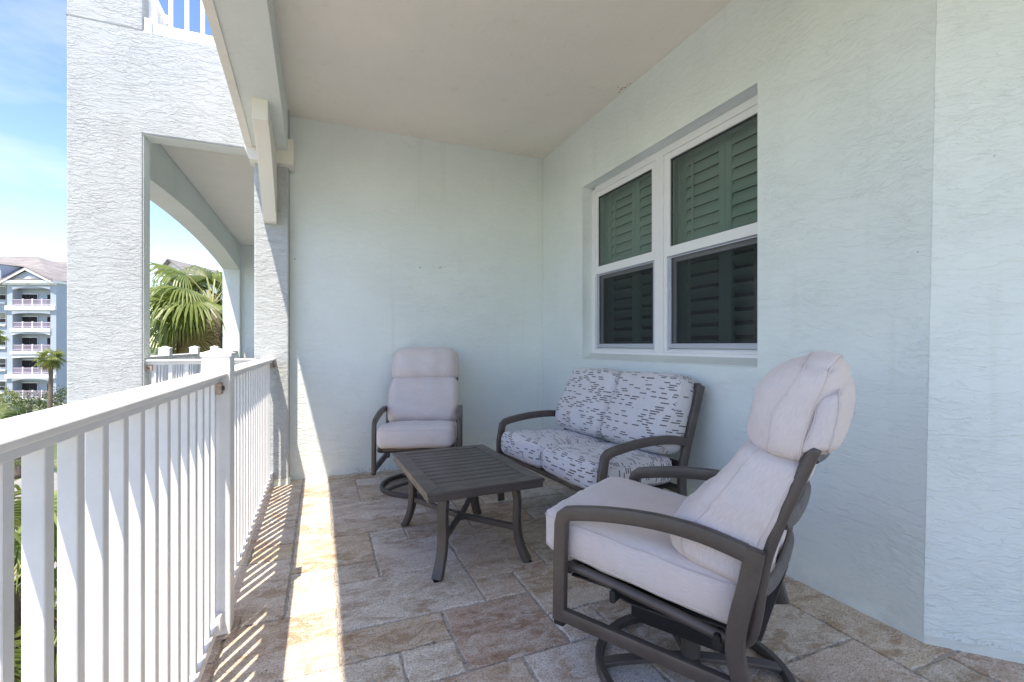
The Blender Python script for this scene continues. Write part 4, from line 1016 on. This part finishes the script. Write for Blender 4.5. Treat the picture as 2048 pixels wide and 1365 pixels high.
# ---- second building behind the palms, through the opening
D2 = 44.0
b2l = world(345, 690, D2)
sb = empty('apartment_building', (b2l.x, b2l.y, GZ), -YAW + R(0)); tag(sb, 'pale blue building with a pointed white gable behind the palm fronds', 'building')
uu = (345 - 1024) * D2 / 925
def X2(x, dd=0): return (x - 1024) * (D2 + dd) / 925 - uu
def Z2(y, dd=0): return 1.17 - (y - 690) * (D2 + dd) / 925 - GZ
def b2p(name, boxes, mat, parent=sb):
    mb = MB()
    for b in boxes: mb.box(*b)
    return ob(name, mb, mat, parent)
b2p('wall', [(X2(327), X2(470), 0, 9, 0, Z2(553)), (X2(285), X2(327), 2, 9, 0, Z2(578, 2))], 'bwall')
b2p('eave_band', [(X2(316), X2(480), -.45, 9, Z2(553), Z2(549.5)), (X2(280), X2(326), 1.6, 9, Z2(578, 2), Z2(574, 2)), (X2(320), X2(330), -.2, 0, Z2(640), Z2(620)), (X2(285), X2(327), 1.75, 1.99, Z2(632), Z2(612))], 'btrim')
ob('gable_wall', MB().prism([(X2(321), Z2(549.4)), (X2(380), Z2(549.4)), (X2(343), Z2(522.5))], 'y', 0, 5), 'btrim', sb)
ob('roof', MB().add([(X2(315.5), -.5, Z2(550)), (X2(342.5), -.5, Z2(519)), (X2(384), -.5, Z2(550)), (X2(342.5), 8, Z2(519)), (X2(315.5), 8, Z2(550)), (X2(384), 8, Z2(550)),
                     (X2(317.5), -.5, Z2(551)), (X2(342.5), -.5, Z2(521.5)), (X2(381), -.5, Z2(551)), (X2(342.5), 8, Z2(521.5)), (X2(317.5), 8, Z2(551)), (X2(381), 8, Z2(551))],
                    [(0, 1, 3, 4), (1, 2, 5, 3), (6, 10, 9, 7), (7, 9, 11, 8), (0, 6, 7, 1), (1, 7, 8, 2), (3, 5, 11, 9), (4, 3, 9, 10)]), 'roof', sb)
for (xa, xb, ya, yb) in ((350, 362, 571, 596), (372, 384, 571, 596), (330, 338, 662, 684), (306, 314, 590, 612), (308, 318, 640, 658), (342, 352, 640, 662), (395, 407, 571, 596)):
    off = 2 if xb < 327 else 0
    f_ = b2p('window', [(X2(xa - 1, off), X2(xb + 1, off), off - .08, off - .002, Z2(yb + 1, off), Z2(ya - 1, off))], 'btrim')
    b2p('pane', [(X2(xa, off), X2(xb, off), off - .11, off - .081, Z2(yb, off), Z2(ya, off))], 'bglass', parent=f_)

# ---- fan palms
def fan_leaf(hub, az_, el_, Rl, droop, seg=34, span=150, rs=None, curl=.0, wmul=1.0):
    """leaf blade built from pleated segments; hub = end of the leaf stalk"""
    d_ = Vector((math.cos(az_) * math.cos(el_), math.sin(az_) * math.cos(el_), math.sin(el_)))
    sd_ = Vector((-math.sin(az_), math.cos(az_), 0)); up = d_.cross(sd_) * -1
    if up.z < 0: up = -up
    vs, fs = [], []
    st = [0.02, .28, .55, .78, 1.0]
    for i in range(seg):
        a = R(-span + 2 * span * (i + .5) / seg); da = R(2 * span / seg) / 2
        Ls = Rl * (1 - .22 * (abs(a) / R(span)) ** 2) * rs.uniform(.9, 1.06)
        dirv = d_ * math.cos(a) + sd_ * math.sin(a) - up * (.10 + .20 * abs(math.sin(a))) + up * curl
        dirv.normalize(); lat = (sd_ * math.cos(a) - d_ * math.sin(a)).normalized(); k0 = len(vs)
        dr = droop * rs.uniform(.7, 1.3)
        p = hub.copy(); prev = 0; dd_ = dirv.copy()
        for q, t in enumerate(st):
            stepl = (t - prev) * Ls; prev = t
            if t > .5: dd_ = (dd_ + Vector((0, 0, -1)) * dr * (t - .40) * 2.4).normalized()
            p = p + dd_ * stepl
            wd_ = [.004, t * Ls * math.tan(da) * 1.02, t * Ls * math.tan(da) * .80, t * Ls * math.tan(da) * .36, .001][q] * wmul
            n_ = up * wd_ * .45
            vs += [p - lat * wd_ - n_, p + n_ * .6, p + lat * wd_ - n_]
        for q in range(len(st) - 1):
            b_ = k0 + q * 3
            fs += [(b_, b_ + 1, b_ + 4, b_ + 3), (b_ + 1, b_ + 2, b_ + 5, b_ + 4)]
    return vs, fs
def fan_palm(name, top, gz, label, nleaf, Rl, pet, seed, mat='leaf', group=None, trunk_r=.16, seg=34, droop=1.0, elr=(-35, 75), skip=None, dry=5, cat='palm tree', azs=None, avoid=None):
    rs = random.Random(seed); root = empty(name, (top[0], top[1], gz)); tag(root, label, cat, group)
    T = Vector((0, 0, top[2] - gz))
    hgt = top[2] - gz
    pts = [(.15 * math.sin(t * 2.2) * min(1, hgt / 6) - .15 * math.sin(2.2) * min(1, hgt / 6), 0, hgt * t) for t in [q / 12 for q in range(13)]]
    ob('trunk', MB().sweep(pts, circ(trunk_r, 10), scale=[1.25 - .35 * q / 12 + (.12 if q % 2 else 0) for q in range(13)]), 'bark', root, smooth=True)
    for k in range(nleaf):
        e = R(elr[1] - (elr[1] - elr[0]) * (k / max(1, nleaf - 1)) ** .8 + rs.uniform(-8, 8)); a = k * 2.39996 + rs.uniform(-.25, .25)
        if azs: a = R(rs.uniform(*azs[k % len(azs)]))
        if avoid and avoid[0] < (math.degrees(a) % 360) < avoid[1]: a += R(180)
        pl = pet * rs.uniform(.8, 1.15)
        d_ = Vector((math.cos(a) * math.cos(e), math.sin(a) * math.cos(e), math.sin(e)))
        hub = T + d_ * pl - Vector((0, 0, .10 * pl * math.cos(e)))
        vs, fs = fan_leaf(hub, a, e - R(22), Rl * rs.uniform(.85, 1.1), droop * rs.uniform(.7, 1.2), seg, rs.uniform(115, 150), rs, wmul=.86)
        isdry = k >= nleaf - dry
        lf = ob('palm_leaf', MB().add(vs, fs), 'leafdry' if isdry else mat, root, smooth=False)
        ob('leaf_stalk', MB().sweep(smooth_path([T, T + d_ * pl * .5 + Vector((0, 0, .03)), hub], 3), rrect(.03 * Rl, .016 * Rl, .004 * Rl, 2), ref=(-math.sin(a), math.cos(a), 0)), 'petiole', lf)
    return root
p1 = world(452, 640, 9.6)
p1 = Vector((-2.12, 11.5, 2.0))
fan_palm('fan_palm', p1, GZ, 'large fan palm with drooping green fronds just outside the neighbouring balcony', 34, 1.05, .80, 3, seg=40, droop=.8, elr=(-50, 75), dry=4, avoid=(255, 375))
p2 = world(101, 716, 48)
fan_palm('fan_palm', p2, GZ, 'slim palm with a small round crown standing before the far balconies', 26, .95, .75, 8, mat='leaf2', seg=18, droop=.5, trunk_r=.17, elr=(-55, 75), dry=6)
p3 = world(-26, 672, 42)
fan_palm('fan_palm', p3, GZ, 'palm whose crown just reaches into view at the left edge', 24, 1.0, .8, 12, mat='leaf2', seg=18, droop=.5, trunk_r=.17, elr=(-50, 70))
p4 = world(38, 846, 27)
fan_palm('fan_palm', p4, GZ, 'bushy dark green palm below the far balconies, just over the handrail', 26, 1.0, .6, 15, mat='bush', seg=18, droop=.6, trunk_r=.2, elr=(-40, 80), dry=0)
p5 = Vector((-3.0, 6.3, -1.35))
fan_palm('fan_palm', p5, GZ, 'palm growing close below the balcony, seen between the nearest pickets', 34, 1.0, .8, 21, seg=38, droop=1.0, elr=(-60, 80), dry=6, avoid=(290, 430))
# ---- a long arching frond plume reaching in just above the handrail
def feather_palm(loc, gz, seed, label, n, Lf):
    rs = random.Random(seed); root = empty('feather_palm', (loc[0], loc[1], gz)); tag(root, label, 'palm tree')
    h = loc[2] - gz; T = Vector((0, 0, h))
    ob('trunk', MB().sweep([(0, 0, h * q / 6) for q in range(7)], circ(.11, 9)), 'bark', root, smooth=True)
    for k in range(n):
        a = k * 2.39996 + rs.uniform(-.2, .2); e = R(rs.uniform(35, 80)); L_ = Lf * rs.uniform(.8, 1.1)
        pts = []; p = T.copy(); d_ = Vector((math.cos(a) * math.cos(e), math.sin(a) * math.cos(e), math.sin(e)))
        for q in range(15):
            pts.append(p.copy()); p = p + d_ * L_ / 14; d_ = (d_ + Vector((0, 0, -.135))).normalized()
        mb = MB().sweep(pts, rrect(.014, .010, .002, 2), ref=(-math.sin(a), math.cos(a), 0), scale=[1.5 - 1.2 * q / 14 for q in range(15)])
        st_ = ob('leaf_stalk', mb, 'petiole', root)
        lf = MB(); side = Vector((-math.sin(a), math.cos(a), 0))
        for q in range(6, 56):
            t = q / 56 * 14; i = min(13, int(t)); f = t - i; c = pts[i].lerp(pts[i + 1], f); tg = (pts[i + 1] - pts[i]).normalized()
            for s_ in (-1, 1):
                ll = .42 * math.sin(math.pi * min(1, (q / 56) * .9 + .12)) * rs.uniform(.85, 1.1)
                dd_ = (tg * .75 + side * s_ * .7 + Vector((0, 0, -.05))).normalized(); m_ = c + dd_ * ll * .5; e_ = m_ + (dd_ + Vector((0, 0, -.55))).normalized() * ll * .5
                wv = tg.cross(dd_).normalized().cross(dd_).normalized() * .010
                lf.add([c - wv * .5, c + wv * .5, m_ + wv, m_ - wv, e_], [(0, 1, 2, 3), (3, 2, 4)])
        ob('palm_leaf', lf, 'leaf', root)
    return root
feather_palm(world(-50, 960, 7.5), GZ, 31, 'feathery palm with thin arching fronds rising just past the handrail', 10, 2.0)
# ---- shrubs at the foot of the far building
def shrub(loc, r, seed, label, mat='bush', hgt=1.0):
    rs = random.Random(seed); mb = MB()
    root = empty('shrub', (loc[0], loc[1], GZ)); tag(root, label, 'shrub')
    for k in range(1500):
        a = rs.uniform(0, 6.283); u = rs.uniform(-.1, 1); rr_ = r * (rs.uniform(.35, 1) ** .4) * (1 + .2 * math.sin(a * 3 + seed)); ce = math.sqrt(max(0, 1 - max(0, u) ** 2))
        p = Vector((math.cos(a) * rr_ * ce, math.sin(a) * rr_ * ce, max(0, u) * rr_ * hgt + .15))
        t1 = Vector((rs.gauss(0, 1), rs.gauss(0, 1), rs.gauss(0, 1))).normalized() * .13; t2 = t1.orthogonal().normalized() * .05
        mb.add([p - t1, p + t2, p + t1, p - t2], [(0, 1, 2, 3)])
    ob('foliage', mb, mat, root)
    ob('stem', MB().sweep([(0, 0, 0), (0, 0, r * .6)], circ(.08, 7)), 'bark', root)
    return root
q = world(6, 815, 55); shrub((q.x, q.y), 2.2, 41, 'yellow-green shrub at the foot of the far building, left edge', 'leaf2')
q = world(122, 815, 57); shrub((q.x, q.y), 2.3, 42, 'low green shrub beside the slim palm trunk')
q = world(60, 840, 50); shrub((q.x, q.y), 2.4, 43, 'dark green shrub between the far building and the bushy palm')
q = world(60, 1200, 11.5); shrub((-6.2, 5.4), 2.6, 44, 'shrub on the ground below the nearest pickets', 'leaf', 1.3)
q = world(325, 730, 20); shrub((q.x, q.y), 3.2, 45, 'tall shrub behind the neighbouring front railing', 'leaf', 2.0)
